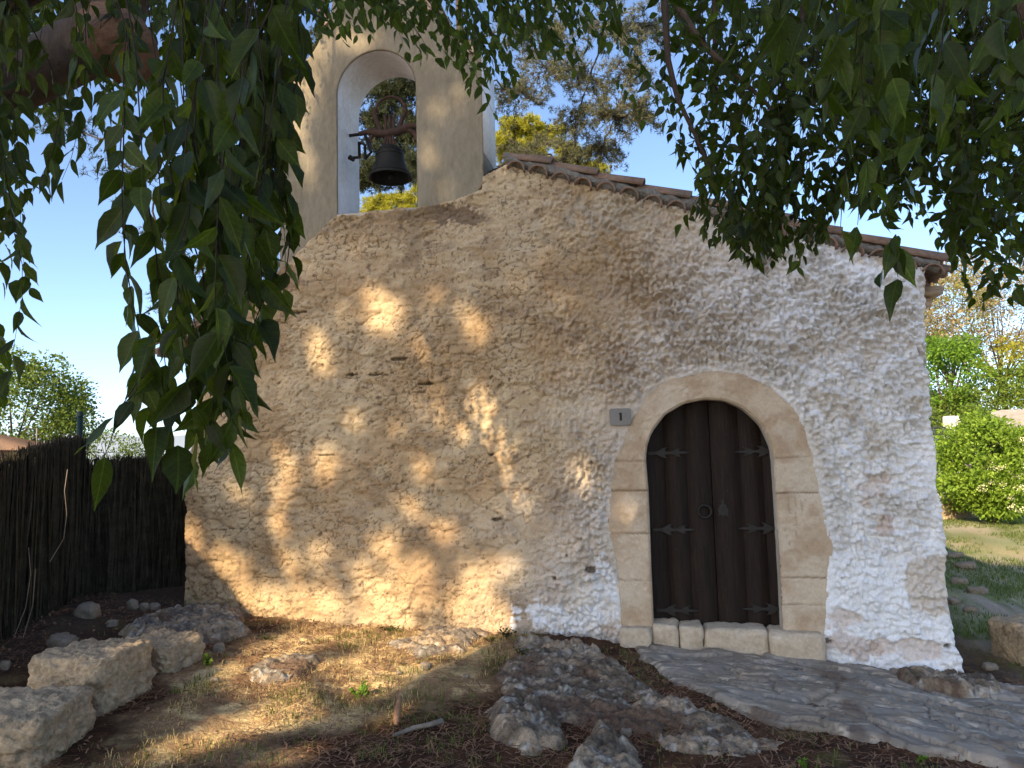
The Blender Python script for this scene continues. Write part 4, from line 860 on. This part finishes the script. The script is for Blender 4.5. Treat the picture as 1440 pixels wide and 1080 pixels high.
for k, (px, py, wpx, hpx) in enumerate(STO):
    p = gnd(px, py); d = (p-CAM)@FW; w_ = wpx*d/F_PX; h_ = max(hpx*d/F_PX*1.2, .02)
    warm = px < 330
    o = boxstone('loose_stone', (p[0], p[1]+w_*.3, float(g1(p[0], p[1]))+h_*.25), (w_, w_*.75, h_), M['pebble'], rz=random.uniform(-.6, .6), tilt=(random.uniform(-.15, .15), random.uniform(-.15, .15)), p=3.2, amp=w_*.09, cuts=6, seed=k+20)
    if px == 597: lab, g = 'pale sunlit loose stone on the grass below the wall', None
    elif px > 1300 and py < 900: lab, g = 'pale flat stone lying in the lawn right of the chapel corner', 'stones in the lawn beside the chapel'
    elif px < 230: lab, g = 'loose grey stone in the dark leaf litter between fence and stone blocks', 'stones between fence and blocks'
    else: lab, g = 'small loose stone lying in the brown litter in front of the chapel', 'small stones in front of the chapel'
    tag(o, lab, 'stone', g)
o = boxstone('stone_block', tuple(gnd(1452, 935)+np.array((.1, .2, .16))), (.55, .5, .42), M['block'], rz=.3, p=9, amp=.03, cuts=12, seed=61); tag(o, 'brownish cut block just entering at the right edge beside the lawn', 'stone block')
def on_g(px, py, h=.012): p = gnd(px, py); return np.array((p[0], p[1], float(g1(p[0], p[1]))+h))
G = Geo(); a, b = on_g(553, 1039, .03), on_g(622, 1019, .035); G.tube([a, a*.6+b*.4+np.array((0, .008, .006)), a*.3+b*.7, b], [.010, .016, .017, .019], 8); tag(G.build('stick', M['stick']), 'pale broken stick lying in the shaded litter', 'stick')
G = Geo(); a = on_g(557, 1018, 0); G.tube([a, a+np.array((.006, .02, .09)), a+np.array((.012, .05, .17))], [.022, .024, .012], 6); tag(G.build('bark_piece', M['litter']), 'reddish piece of bark standing up out of the litter', 'bark')
G = Geo(); a = on_g(1005, 1000, .02)
for k in range(7):
    z = k*.007; r = .026*math.sin(math.pi*(k+1.2)/8.4)
    for j in range(9): q = 6.28*(j+.5*(k % 2))/9; G.box(a+np.array((r*math.cos(q)*.9, z-.02, r*math.sin(q)*.9)), (.014, .012, .012))
tag(G.build('pine_cone', M['litter'], None, False), 'brown pine cone lying near the edge of the stone path', 'pine cone')

# ------------------------------------------------------------------ ground cover
def blades(name, pts, L, wd, m, lean=.5, parent=None, seg=2):
    k = len(pts); L = L*rng.uniform(.5, 1.3, k); az = rng.uniform(0, 6.28, k); ln = rng.uniform(.1, 1, k)*lean
    dx, dy = np.cos(az), np.sin(az); sx, sy = -dy*wd/2, dx*wd/2
    p0 = pts; p1 = pts+np.stack([dx*L*ln*.35, dy*L*ln*.35, L*.6], -1); p2 = pts+np.stack([dx*L*ln, dy*L*ln, L*(1-.35*ln)], -1)
    s_ = np.stack([sx, sy, 0*sx], -1); v = np.stack([p0-s_, p0+s_, p1+s_*.8, p1-s_*.8, p2], 1).reshape(-1, 3); o = (np.arange(k)*5)[:, None]
    return link(name, np_mesh(name, v, [o+np.array([0, 1, 2, 3]), o+np.array([3, 2, 4])], False, None, np.repeat(rng.random(k), 5)), m, parent)
def on_ground(x, y, dz=0): return np.stack([x, y, g1(x, y)+dz], -1)
def in_px(poly, n):                                      # random ground points inside an outline on the ground
    a = np.array(gpoly(poly)); lo, hi = a.min(0), a.max(0); q = rng.uniform(lo, hi, (n*4, 2)); q = q[inpoly([tuple(z) for z in a], q[:, 0], q[:, 1])][:n]; return q[:, 0], q[:, 1]
PT = []
for poly, n in (([(360, 985), (470, 945), (560, 955), (520, 1000), (400, 1020)], 900), ([(500, 1000), (640, 950), (690, 1000), (660, 1080), (500, 1075)], 900), ([(430, 905), (540, 880), (610, 872), (620, 884), (500, 915)], 900), ([(640, 915), (760, 885), (770, 930), (680, 945)], 700),
                ([(220, 990), (300, 945), (330, 960), (250, 1010)], 400), ([(560, 920), (620, 900), (650, 930), (560, 960)], 350), ([(840, 955), (900, 930), (905, 960)], 120), ([(830, 890), (880, 880), (885, 895), (840, 900)], 160), ([(1080, 1090), (1180, 1060), (1180, 1090)], 60), ([(1250, 1085), (1310, 1060), (1330, 1085)], 60), ([(180, 1060), (360, 1040), (420, 1085), (200, 1090)], 300)):
    x, y = in_px(poly, n); k = fbm(x*7, y*7, 120, 3) > .47; PT.append(on_ground(x[k], y[k]))
x, y = rng.uniform(-5, 3.2, 9000), rng.uniform(-5.8, -.2, 9000); k = (fbm(x*2.2, y*2.2, 121, 4) > .56) & ~inpoly(PATH, x, y) & ~(x > 1.2); PT.append(on_ground(x[k], y[k]))
x, y = rng.uniform(-4.5, .2, 16000), rng.uniform(-4.5, -.2, 16000); k = (sdf(LIT_STRAW, x, y) > -.15) & (fbm(x*3, y*3, 125, 4) > .45); DG = on_ground(x[k], y[k])
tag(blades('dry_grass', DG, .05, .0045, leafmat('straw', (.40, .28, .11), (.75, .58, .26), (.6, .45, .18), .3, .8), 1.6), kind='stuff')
tag(blades('grass', np.concatenate(PT), .055, .005, M['L_lawn'], .9), kind='stuff')
x, y = rng.uniform(2.8, 12, 110000), rng.uniform(-3, 17, 110000); k = (fbm(x*1.1, y*1.5, 122, 4)+.35*(fbm(x*5, y*5, 126, 3)-.5) > .46) & (x+.12*y > 3.1); tag(blades('lawn_grass', on_ground(x[k], y[k], -.005), .065, .010, M['L_lawn'], 1.0), kind='stuff')
# fallen needles, twigs and dry leaves
n = 60000; x, y = rng.uniform(-6.5, 4, n), rng.uniform(-6, .1, n); k = (~inpoly(PATH, x, y) | (rng.random(n) < .05)) & (fbm(x*1.7, y*1.7, 123, 4) > .38); x, y = x[k], y[k]; n = len(x)
az = rng.uniform(0, 6.28, n); L_ = rng.uniform(.03, .10, n); wd = rng.uniform(.0015, .0045, n); p = on_ground(x, y, rng.uniform(.004, .028, n)); d = np.stack([np.cos(az)*L_, np.sin(az)*L_, rng.normal(scale=.012, size=n)], -1); sd_ = np.stack([-np.sin(az)*wd, np.cos(az)*wd, 0*wd], -1)
v = np.stack([p-sd_, p+sd_, p+d+sd_, p+d-sd_], 1).reshape(-1, 3); o_ = (np.arange(n)*4)[:, None]
tag(link('needle_litter', np_mesh('needle_litter', v, o_+np.arange(4)), M['litter']), kind='stuff')
LV = Leaves(); n = 5200; x, y = rng.uniform(-6.8, 3.5, n), rng.uniform(-6, .1, n); k = ~inpoly(PATH, x, y) & (fbm(x*1.2, y*1.2, 124, 4)+.25*(x < -3) > .5); x, y = x[k], y[k]; d = runit(len(x)); d[:, 2] *= .25; nn = runit(len(x))*.6; nn[:, 2] += 1
LV.add(on_ground(x, y, .015), d, nn, rng.uniform(.02, .05, len(x)), 1.1); tag(LV.build('dry_leaves', M['litter'], None, 0), kind='stuff')
def weed(px, py, size, n, m, lab, L=.045, base=None, grp=None, spread=1.0):
    b = on_g(px, py, 0) if base is None else np.array(base); LV, TG = Leaves(), Geo()
    for _ in range(n):
        a = rng.uniform(0, 6.28); tip = b+np.array((math.cos(a)*size*spread*rng.uniform(.1, .8), math.sin(a)*size*spread*.5*rng.uniform(.1, .8), size*rng.uniform(.35, 1.0)))
        q = np.linspace(0, 1, 5)[:, None]; pts = b+(tip-b)*q; TG.tube(pts, .0022, 4, False)
        dd = runit(4); dd[:, 2] = dd[:, 2]*.4+.2; nn = runit(4)*.5; nn[:, 2] += .8; LV.add(pts[1:], dd, nn, L*rng.uniform(.7, 1.2, 4), 1.4)
    r = empty('weed_plant', b, lab, 'plant', grp); LV.build('leaves', m, r); TG.build('stems', M['twig'], r)
weed(505, 975, .11, 9, M['L_fresh'], 'bright green leafy weed standing in the lit grass', .05)
weed(590, 880, .06, 26, M['L_near'], 'low spreading green weeds hugging the foot of the wall', .028, spread=6)
weed(545, 886, .05, 18, M['L_near'], 'small green weed at the wall foot left of the spreading weeds', .026, spread=4)
weed(712, 898, .09, 16, M['L_near'], 'dark green weed at the edge of the wall shadow on the rock', .03, spread=1.6)
weed(735, 925, .07, 14, M['L_near'], 'dark green weed growing over the bedrock hump', .026, spread=2.2)
weed(835, 942, .05, 8, M['L_fresh'], 'yellow green weed tuft in a bedrock crack left of the path', .025, spread=1.4)
weed(835, 893, .06, 10, M['L_near'], 'small green weed at the wall foot left of the doorway', .028, spread=2)
weed(290, 940, .10, 9, M['L_fresh'], 'green weed growing beside the smallest stone block', .035, spread=.8)
weed(1130, 1078, .06, 8, M['L_fresh'], 'bright green sprout at the bottom edge under the path', .035, spread=.6)
weed(1296, 1072, .06, 7, M['L_fresh'], 'green sprout at the bottom edge right of the other sprout', .035, spread=.6)
weed(690, 905, .05, 12, M['L_lawn'], 'dry yellow green tuft on the lit bedrock ledge', .022, spread=2.2)
weed(375, 898, .04, 16, M['L_lawn'], 'short green tuft at the left foot of the sunlit wall', .022, spread=4)
p = gnd(252, 852); LV, TG = Leaves(), Geo(); cl = at(250, 800, 9.0)
for _ in range(22):
    a, b = rng.uniform(243, 262), rng.uniform(722, 785); q = at(a, b, rng.uniform(9.2, 9.9)); TG.tube([(q[0], q[1], q[2]-.5), q], .003, 4, False); LV.add(q+rng.normal(scale=.03, size=(4, 3)), np.array((0, 0, -1.))+runit(4)*.7, runit(4)-FW, .06, 1.4)
r = empty('climbing_plant', (cl[0], cl[1], 0), 'small bright green climber beside the left corner of the chapel', 'plant'); LV.build('leaves', M['L_fresh'], r); TG.build('stems', M['twig'], r)

# ------------------------------------------------------------------ heather screen fence on the left
def fence_run(a, b, ha, hb, n, root, dens=1.0, gap=None):
    a, b = np.array(a), np.array(b); t = rng.random(n); e = b-a; ln = np.hypot(e[0], e[1]); nrm = np.array((-e[1], e[0]))/ln
    x = a[0]+e[0]*t+nrm[0]*rng.normal(scale=.03, size=n); y = a[1]+e[1]*t+nrm[1]*rng.normal(scale=.03, size=n); z0 = g0(x, y)-.05
    h = ha+(hb-ha)*t+rng.normal(scale=.035, size=n)+.06*(fbm(t*14, t*0, 5, 3)-.5); st_ = np.where(rng.random(n) < .45, rng.uniform(0, .8, n), 0); ztop = z0+h; z0 = z0+st_*h
    if gap is not None:
        g = gap(t, (z0-(ztop-h))/h); 
    az = rng.uniform(0, 3.14, n); wd = rng.uniform(.004, .010, n); s_ = np.stack([np.cos(az)*wd, np.sin(az)*wd, 0*wd], -1); ld = rng.normal(scale=.11, size=n)
    p0 = np.stack([x, y, z0], -1); p1 = np.stack([x+e[0]/ln*ld+nrm[0]*rng.normal(scale=.03, size=n), y+e[1]/ln*ld, ztop], -1); pm = (p0+p1)/2+rng.normal(scale=.012, size=(n, 3))
    v = np.stack([p0-s_, p0+s_, pm+s_, pm-s_, p1+s_*.5, p1-s_*.5], 1).reshape(-1, 3); o_ = (np.arange(n)*6)[:, None]
    return link('heather_panel', np_mesh('heather_panel', v, np.concatenate([o_+np.array([0, 1, 2, 3]), o_+np.array([3, 2, 4, 5])])), M['heather'], root)
PB = gnd(106, 838); pd_ = (PB-CAM)@FW; pz = float(g0(PB[0], PB[1]))
ptop = at(110, 580, pd_)[2]
A0 = gnd(-130, 985); A0d = (A0-CAM)@FW
hA = at(-130, 690, A0d)[2]-A0[2]; hP = at(106, 611, pd_)[2]-pz
fence = empty('fence', (PB[0], PB[1], pz), 'dark brown heather screen fence with a green steel post along the left side', 'fence')
fence_run(A0[:2], PB[:2], hA, hP, 8500, fence)
e2 = np.array((PB[0]+2.0, PB[1]+2.6)); e2d = (np.array((e2[0], e2[1], 0))-CAM)@FW; h2 = at(118, 645, pd_)[2]-pz
fence_run(PB[:2]+.02, e2, h2, h2+.25, 5200, fence); fence_run(e2, (e2[0]+3.6, e2[1]+.6), h2+.1, h2+.3, 6000, fence)
G = Geo(); G.tube([(PB[0], PB[1], pz-.1), (PB[0], PB[1], ptop)], [.03, .03], 12); G.lathe((PB[0], PB[1], ptop), [(.034, -.03), (.034, .01), (.02, .022), (.001, .024)], 12); G.build('post', M['post'], fence)
G = Geo()
for hh_ in (.35, .95, 1.55):
    G.tube([(A0[0]+.08, A0[1]-.02, A0[2]+hh_*hA/hP), (PB[0]+.04, PB[1]-.05, pz+hh_)], .003, 4, False); G.tube([(PB[0]+.04, PB[1]-.05, pz+hh_), (e2[0]+.03, e2[1]-.05, pz+hh_)], .003, 4, False)
G.build('wire', M['iron'], fence)
G = Geo()
for pts in ([(18, 900), (40, 860), (46, 800), (40, 770)], [(70, 790), (95, 760), (98, 720), (85, 690), (95, 660)], [(30, 905), (52, 850), (50, 800)]):
    G.tube(smoothpl(resample([at(a, b, 7.4-.012*a+0*b) for a, b in pts], 14) if False else np.array([at(a, b, pd_*.80) for a, b in pts]), 1), .0032, 5)
tag(G.build('dry_vine', M['stick']), 'thin bare dry stems hanging in front of the heather fence', 'vine')

# ------------------------------------------------------------------ background
hx = np.linspace(-900, 900, 120); rows = np.stack([np.stack([hx, 900+0*hx, -5+0*hx], -1), np.stack([hx, 900+0*hx, 20+34*fbm(hx*.006, hx*0, 9, 4)], -1), np.stack([hx, 1300+0*hx, -5+0*hx], -1)], 1)
tag(link('hills', np_mesh('hills', rows.reshape(-1, 3), grid_faces(120, 3), True), M['hill']), kind='structure')
def zg(p): return float(g0(p[0], p[1]))
def bush_tree(name, lab, cat, c, radii, ncl, clr, nleaf, L, m, base=None, trunk_r=.1, group=None, low=.2, pieces=None):
    c = np.asarray(c, float); base = np.array((c[0], c[1], zg(c))) if base is None else np.asarray(base)
    r = empty(name, base, lab, cat, group); G = Geo()
    d = runit(ncl); cl = c+d*np.asarray(radii)*(rng.uniform(.45, 1, ncl)**.5)[:, None]
    fork = base+(c-base)*.55; G.tube([base-np.array((0, 0, .2)), (base+fork)/2+np.array((.05, 0, 0)), fork], [trunk_r, trunk_r*.8, trunk_r*.6], 10)
    for q in cl[:16]: G.tube(smoothpl(np.array([fork, fork*.5+q*.5+rng.normal(scale=.1, size=3), q]), 1), [trunk_r*.3, trunk_r*.16, trunk_r*.04], 5, False)
    G.build('trunk', M['bark'], r); LV = Leaves(); k = nleaf//ncl
    for q in cl:
        s_ = rng.uniform(.7, 1.25); dd = runit(k); p = q+dd*(clr*s_*rng.uniform(.2, 1, k)**.6)[:, None]*np.array((1, 1, .75)); dl = dd*.8+runit(k)*.7; nn = runit(k)+np.array((0, 0, .7)); LV.add(p, dl, nn, L*rng.uniform(.6, 1.2, k), 1.15)
    LV.build('crown', m, r, 0); return r, cl
GL = 'garden trees seen right of the chapel'
# left: sunlit tree, house, far tree
bush_tree('tree', 'sunlit light green round tree behind the tile roofed house at far left', 'tree', at(20, 590, 27), (2.6, 2.2, 2.5), 110, .7, 22000, .14, M['L_tree'], trunk_r=.16)
bush_tree('tree', 'small distant green tree peeping over the fence right of its post', 'tree', at(152, 648, 38), (1.6, 1.5, 1.7), 30, .6, 3000, .15, M['L_tree'], trunk_r=.12)
hc = at(-75, 640, 24); hz0 = zg(hc); house = empty('house', (hc[0], hc[1], hz0), 'orange house with a clay tile roof beyond the fence at far left', 'house')
uX = r0.copy(); uY = np.array((-r0[1], r0[0], 0)); eave = at(0, 634, 24)[2]; ridge_z = at(0, 606, 24)[2]; hw, hd = 2.6, 2.2
def hp(a, b, z): return tuple(np.array((hc[0], hc[1], 0))+uX*a+uY*b+np.array((0, 0, z)))
G = Geo(); v = [hp(a, b, z) for z in (hz0-.3, eave) for a, b in ((-hw, -hd), (hw, -hd), (hw, hd), (-hw, hd))]; G.add(np.array(v), [(0, 1, 5, 4), (1, 2, 6, 5), (2, 3, 7, 6), (3, 0, 4, 7)]); G.build('wall', M['houseW'], house, False)
G = Geo(); o_ = .35
for (a0, b0), (a1, b1), (ra, rb_) in (((-hw-o_, -hd-o_), (hw+o_, -hd-o_), ((-.9, 0), (.9, 0))), ((hw+o_, -hd-o_), (hw+o_, hd+o_), ((.9, 0), (.9, 0))), ((hw+o_, hd+o_), (-hw-o_, hd+o_), ((.9, 0), (-.9, 0))), ((-hw-o_, hd+o_), (-hw-o_, -hd-o_), ((-.9, 0), (-.9, 0)))):
    nc = 60
    for k in range(nc):
        f0, f1_ = k/nc, (k+1)/nc; fm = (f0+f1_)/2; L2 = lambda p, q, f: (p[0]+(q[0]-p[0])*f, p[1]+(q[1]-p[1])*f)
        pts = []
        for f, dz in ((f0, 0), (fm, .06), (f1_, 0)):
            lo_ = L2((a0, b0), (a1, b1), f); hi_ = L2(ra, rb_, f); pts += [hp(lo_[0], lo_[1], eave-.06+dz), hp(hi_[0], hi_[1], ridge_z+dz)]
        G.add(np.array(pts), [(0, 2, 3, 1), (2, 4, 5, 3)])
G.build('roof', M['tile'], house, False)
G = Geo(); q = at(52, 640, 23.5); t_ = at(52, 602, 23.5); G.tube([(t_[0], t_[1], q[2]-.6), t_], .02, 6)
for k in range(3): a = at(34+k*2, 603+k*6, 23.5); b = at(52, 603+k*6, 23.5); G.tube([a, b], .012, 5)
tag(G.build('antenna', M['plate']), 'thin television antenna mast beside the house roof at far left', 'antenna')

# pines behind the chapel: clumps of needle tufts on bare limbs
def resample3d(p, n):
    d = np.r_[0, np.cumsum(np.linalg.norm(np.diff(p, axis=0), axis=1))]; t = np.linspace(0, d[-1], n); return np.stack([np.interp(t, d, p[:, i]) for i in range(3)], -1)
def pine(lab, tops, clumps, m, tuft_n, rpx, per, limb_r=.10, wdt=.016, NL=.13, cones=0, name='pine_tree'):
    tq = [at(*q) for q in tops]; base = np.array((tq[-1][0], tq[-1][1], float(g0(tq[-1][0], tq[-1][1])))); r = empty(name, base, lab, 'tree'); cs = [(at(a, b, d), s_*d/F_PX) for a, b, s_, d in clumps]
    G = Geo(); tk = smoothpl(np.array([base-np.array((0, 0, .3)), tq[-1]]+tq[-2::-1]), 1); G.tube(tk, np.linspace(limb_r*2.2, limb_r*.5, len(tk)), 10); G.build('trunk', M['pinebark'], r)
    G, P, D = Geo(), [], []
    tkd = resample3d(tk, 30); done = [q for q in tkd]
    for c, R_c in sorted(cs, key=lambda e: np.min(np.linalg.norm(tkd-e[0], axis=1))):
        dist = [np.linalg.norm(q-c)+.5*max(0, q[2]-c[2]) for q in done]; a = done[int(np.argmin(dist))]; done.append(c); q_ = np.linspace(0, 1, 6)[:, None]; lm = a+(c-a)*q_+rng.normal(scale=.06*np.linalg.norm(c-a), size=(6, 3))*np.sin(q_*math.pi); G.tube(lm, np.linspace(limb_r*.32, limb_r*.14, 6), 5, False)
        for _ in range(per):
            dirn = runit(1)[0]*np.array((1, 1, .6)); e = c+dirn*R_c*rng.uniform(.5, 1.25); q = np.linspace(0, 1, 7)[:, None]; pts = c+(e-c)*q+np.array((0, 0, -.25*R_c))*q**2+rng.normal(scale=R_c*.04, size=(7, 3))
            G.tube(pts, np.linspace(limb_r*.09, .004, 7), 3, False)
            for _ in range(tuft_n): k = rng.integers(2, 7); P.append(pts[k]+rng.normal(scale=.06, size=3)); D.append((e-c)/np.linalg.norm(e-c)+np.array((0, 0, .3)))
            if cones and rng.random() < cones: z = pts[rng.integers(2, 6)]; G.lathe(z, [(.001, -.06), (.03, -.04), (.04, -.01), (.025, .03), (.001, .05)], 7)
    G.build('branches', M['pinebark'], r, False); P, D = np.array(P), np.array(D); k = 9; n = len(P)
    pp = np.repeat(P, k, 0); dd = np.repeat(D, k, 0)*.7+runit(n*k); dd /= np.linalg.norm(dd, axis=1)[:, None]; s_ = np.cross(dd, runit(n*k)); s_ /= np.linalg.norm(s_, axis=1)[:, None]
    L_ = NL*rng.uniform(.6, 1.2, n*k)[:, None]; v = np.stack([pp-s_*wdt/2, pp+s_*wdt/2, pp+dd*L_], 1).reshape(-1, 3)
    link('needles', np_mesh('needles', v, (np.arange(n*k)*3)[:, None]+np.arange(3), False, None, np.repeat(np.repeat(rng.random(n), k), 3)), m, r)
pine('tall thin grey green pine rising behind the roof right of the bell gable', ((640, -160, 18.5), (645, 0, 18.5), (650, 120, 18.5), (655, 260, 18.5)),
     [(735, 40, 55, 18), (790, 50, 60, 19), (850, 40, 60, 18), (905, 35, 50, 19), (885, 100, 55, 18), (830, 110, 60, 19), (770, 100, 60, 18), (725, 130, 50, 20), (810, 165, 55, 19), (862, 165, 50, 18), (900, 155, 34, 18), (850, 205, 42, 19), (800, 225, 45, 19), (745, 215, 50, 18), (880, -40, 60, 18), (800, -40, 60, 18)], M['L_pine'], 26, 0, 24, .09, .014, .13, .3)
pine('dark pine filling the arch behind the bell', ((455, -80, 18.5), (450, 60, 18.5), (446, 180, 18.5), (440, 300, 18.5)), [(550, 130, 45, 18), (530, 170, 40, 19), (575, 180, 40, 18), (545, 220, 40, 19), (585, 235, 34, 18), (520, 245, 30, 18), (560, 90, 50, 18), (470, 60, 60, 18), (620, 60, 60, 18)], M['L_dpine'], 34, 0, 30, .11, .02, .14)
pine('dark pine standing behind the left roof slope among the hanging leaves', ((300, -60, 17.5), (305, 120, 17.5), (310, 300, 17.5), (312, 430, 17.5)), [(300, 375, 55, 17), (355, 410, 45, 17), (245, 420, 45, 18), (340, 340, 50, 17), (280, 440, 40, 17), (375, 370, 30, 17), (380, 300, 40, 17), (60, 110, 60, 17), (20, 60, 60, 17), (100, 170, 50, 17), (200, 250, 60, 17), (230, 330, 50, 17)], M['L_dpine'], 16, 0, 13, .10, .014, .14)
pine('bright yellow green pine lit by the sun behind the roof ridge', ((690, 120, 26.5), (690, 200, 26.5), (690, 260, 26.5)), [(725, 178, 34, 26), (765, 185, 32, 26), (800, 215, 26, 26), (745, 215, 40, 26), (835, 238, 18, 26), (700, 200, 40, 26), (785, 240, 30, 26)], M['L_yel'], 34, 0, 30, .06, .026, .16)
pine('low yellow green pine seen under the bell through the arch', ((470, 230, 27.5), (465, 280, 27.5), (462, 320, 27.5)), [(530, 285, 30, 27), (565, 280, 30, 27), (595, 265, 28, 27), (545, 310, 30, 27), (585, 300, 30, 27), (515, 300, 24, 27)], M['L_yel'], 26, 0, 22, .06, .024, .16)

# right: bush, walls, gate and garden trees
bd = float((gnd(1385, 722)-CAM)@FW); bd = min(bd, 17.5)
bc_ = at(1392, 656, bd); brad = 70*bd/F_PX
r, cl = bush_tree('bush', 'round bright green bush with pale flower heads on the lawn', 'bush', bc_, (brad*.90, brad*.85, brad*1.0), 130, brad*.30, 19000, .105, M['L_bush'], trunk_r=.07)
LV = Leaves(); fl = cl[(cl-bc_)@(-FW) > brad*.35][:26]
for q in fl: p = q-FW*brad*.26+rng.normal(scale=.05, size=(40, 3))*np.array((1, 1, .6)); LV.add(p, runit(40), runit(40), .035, 1.6)
LV.build('flowers', M['flower'], r, 0)
def wallbox(name, lab, cat, pa, pb, ya, yb, d0, d1, th, m, amp=0):
    """a wall from photo column pa (depth d0) to pb (depth d1); its top and foot from rows ya, yb"""
    a, b = at(pa, ya, d0), at(pb, ya, d1); z0 = min(at(pa, yb, d0)[2], at(pb, yb, d1)[2]); e = b-a; ln = np.hypot(e[0], e[1]); zt = (a[2]+b[2])/2
    o = stone(name, (ln, th, zt-z0), m, p=26, amp=amp, cuts=16, seed=int(pa) % 17); c = (a+b)/2
    o.data.transform(Matrix.Translation((c[0], c[1], (zt+z0)/2))@Matrix.Rotation(math.atan2(e[1], e[0]), 4, 'Z')); return tag(o, lab, cat)
wallbox('garden_wall', 'grey stone wall behind the round bush at the right edge', 'wall', 1392, 1560, 574, 700, bd+7, bd+5, .4, M['concrete'], .05)
wallbox('kerb_wall', 'low brown stone kerb wall below the round bush', 'wall', 1310, 1365, 700, 730, bd+.9, bd+1.2, .4, M['block'], .05)
wallbox('kerb_slab', 'white slab on the low kerb wall beside the gate', 'slab', 1296, 1337, 693, 701, bd+1.6, bd+1.6, .7, M['whitewall'], .01)
wallbox('gate_pillar', 'pale pillar beside the dark garden gate', 'pillar', 1329, 1346, 585, 700, bd+6, bd+6, .35, M['whitewall'], .01)
ga, gb = at(1290, 600, bd+6), at(1329, 600, bd+6); gate = empty('gate', (gb[0], gb[1], 0), 'dark metal garden gate between chapel corner and pale pillar', 'gate'); G = Geo(); z0 = at(1315, 700, bd+6)[2]
for k in range(9): q = ga+(gb-ga)*k/8; G.box((q[0], q[1], (q[2]+z0)/2+.0), (.03, .03, q[2]-z0))
G.build('bars', M['gate'], gate, False); G = Geo(); c = (ga+gb)/2
for z in (ga[2]-.05, z0+.1, z0+.75): G.box((c[0], c[1], z), (np.hypot(*(gb-ga)[:2])+.05, .04, .05), np.array(Matrix.Rotation(math.atan2(*(gb-ga)[[1, 0]]), 3, 'Z')))
G.box((c[0], c[1]+.03, (z0+z0+.75)/2+.05), (np.hypot(*(gb-ga)[:2]), .015, .66), np.array(Matrix.Rotation(math.atan2(*(gb-ga)[[1, 0]]), 3, 'Z'))); G.build('frame', M['gate'], gate, False)
bush_tree('tree', 'mid green leafy tree beside the chapel corner above the gate', 'tree', at(1325, 530, bd+11), (1.5, 1.3, 1.6), 40, .55, 6500, .14, M['L_fresh'], trunk_r=.14, group=GL)
bush_tree('tree', 'olive green dense tree with yellowing top above the grey wall', 'tree', at(1420, 560, bd+10), (2.0, 1.6, 1.4), 46, .6, 7500, .14, M['L_tree'], trunk_r=.14, group=GL)
bush_tree('tree', 'yellow leafed tree at the right edge behind the grey wall', 'tree', at(1450, 520, bd+14), (2.6, 1.8, 1.3), 36, .55, 5500, .15, M['L_yel'], trunk_r=.14, group=GL)
bush_tree('hedge', 'low yellow green hedge right behind the gate', 'hedge', at(1335, 588, bd+8), (1.3, .8, .45), 26, .3, 3500, .10, M['L_tree'], trunk_r=.05)
bush_tree('tree', 'tall sparse dry looking tree with pinkish bare twigs at the right', 'tree', at(1400, 430, bd+16), (4.2, 2.2, 2.6), 130, .7, 15000, .14, M['L_dry'], trunk_r=.17, group=GL)
bush_tree('tree', 'sparse yellow green tree under the roof corner far behind', 'tree', at(1330, 440, bd+20), (2.2, 1.6, 2.2), 50, .6, 8000, .14, M['L_yel'], trunk_r=.15, group=GL)
bush_tree('tree', 'dark green broad tree far behind the gate', 'tree', at(1300, 590, bd+18), (3.2, 2.0, 1.6), 40, .7, 6000, .16, M['L_shade'], trunk_r=.15, group=GL)
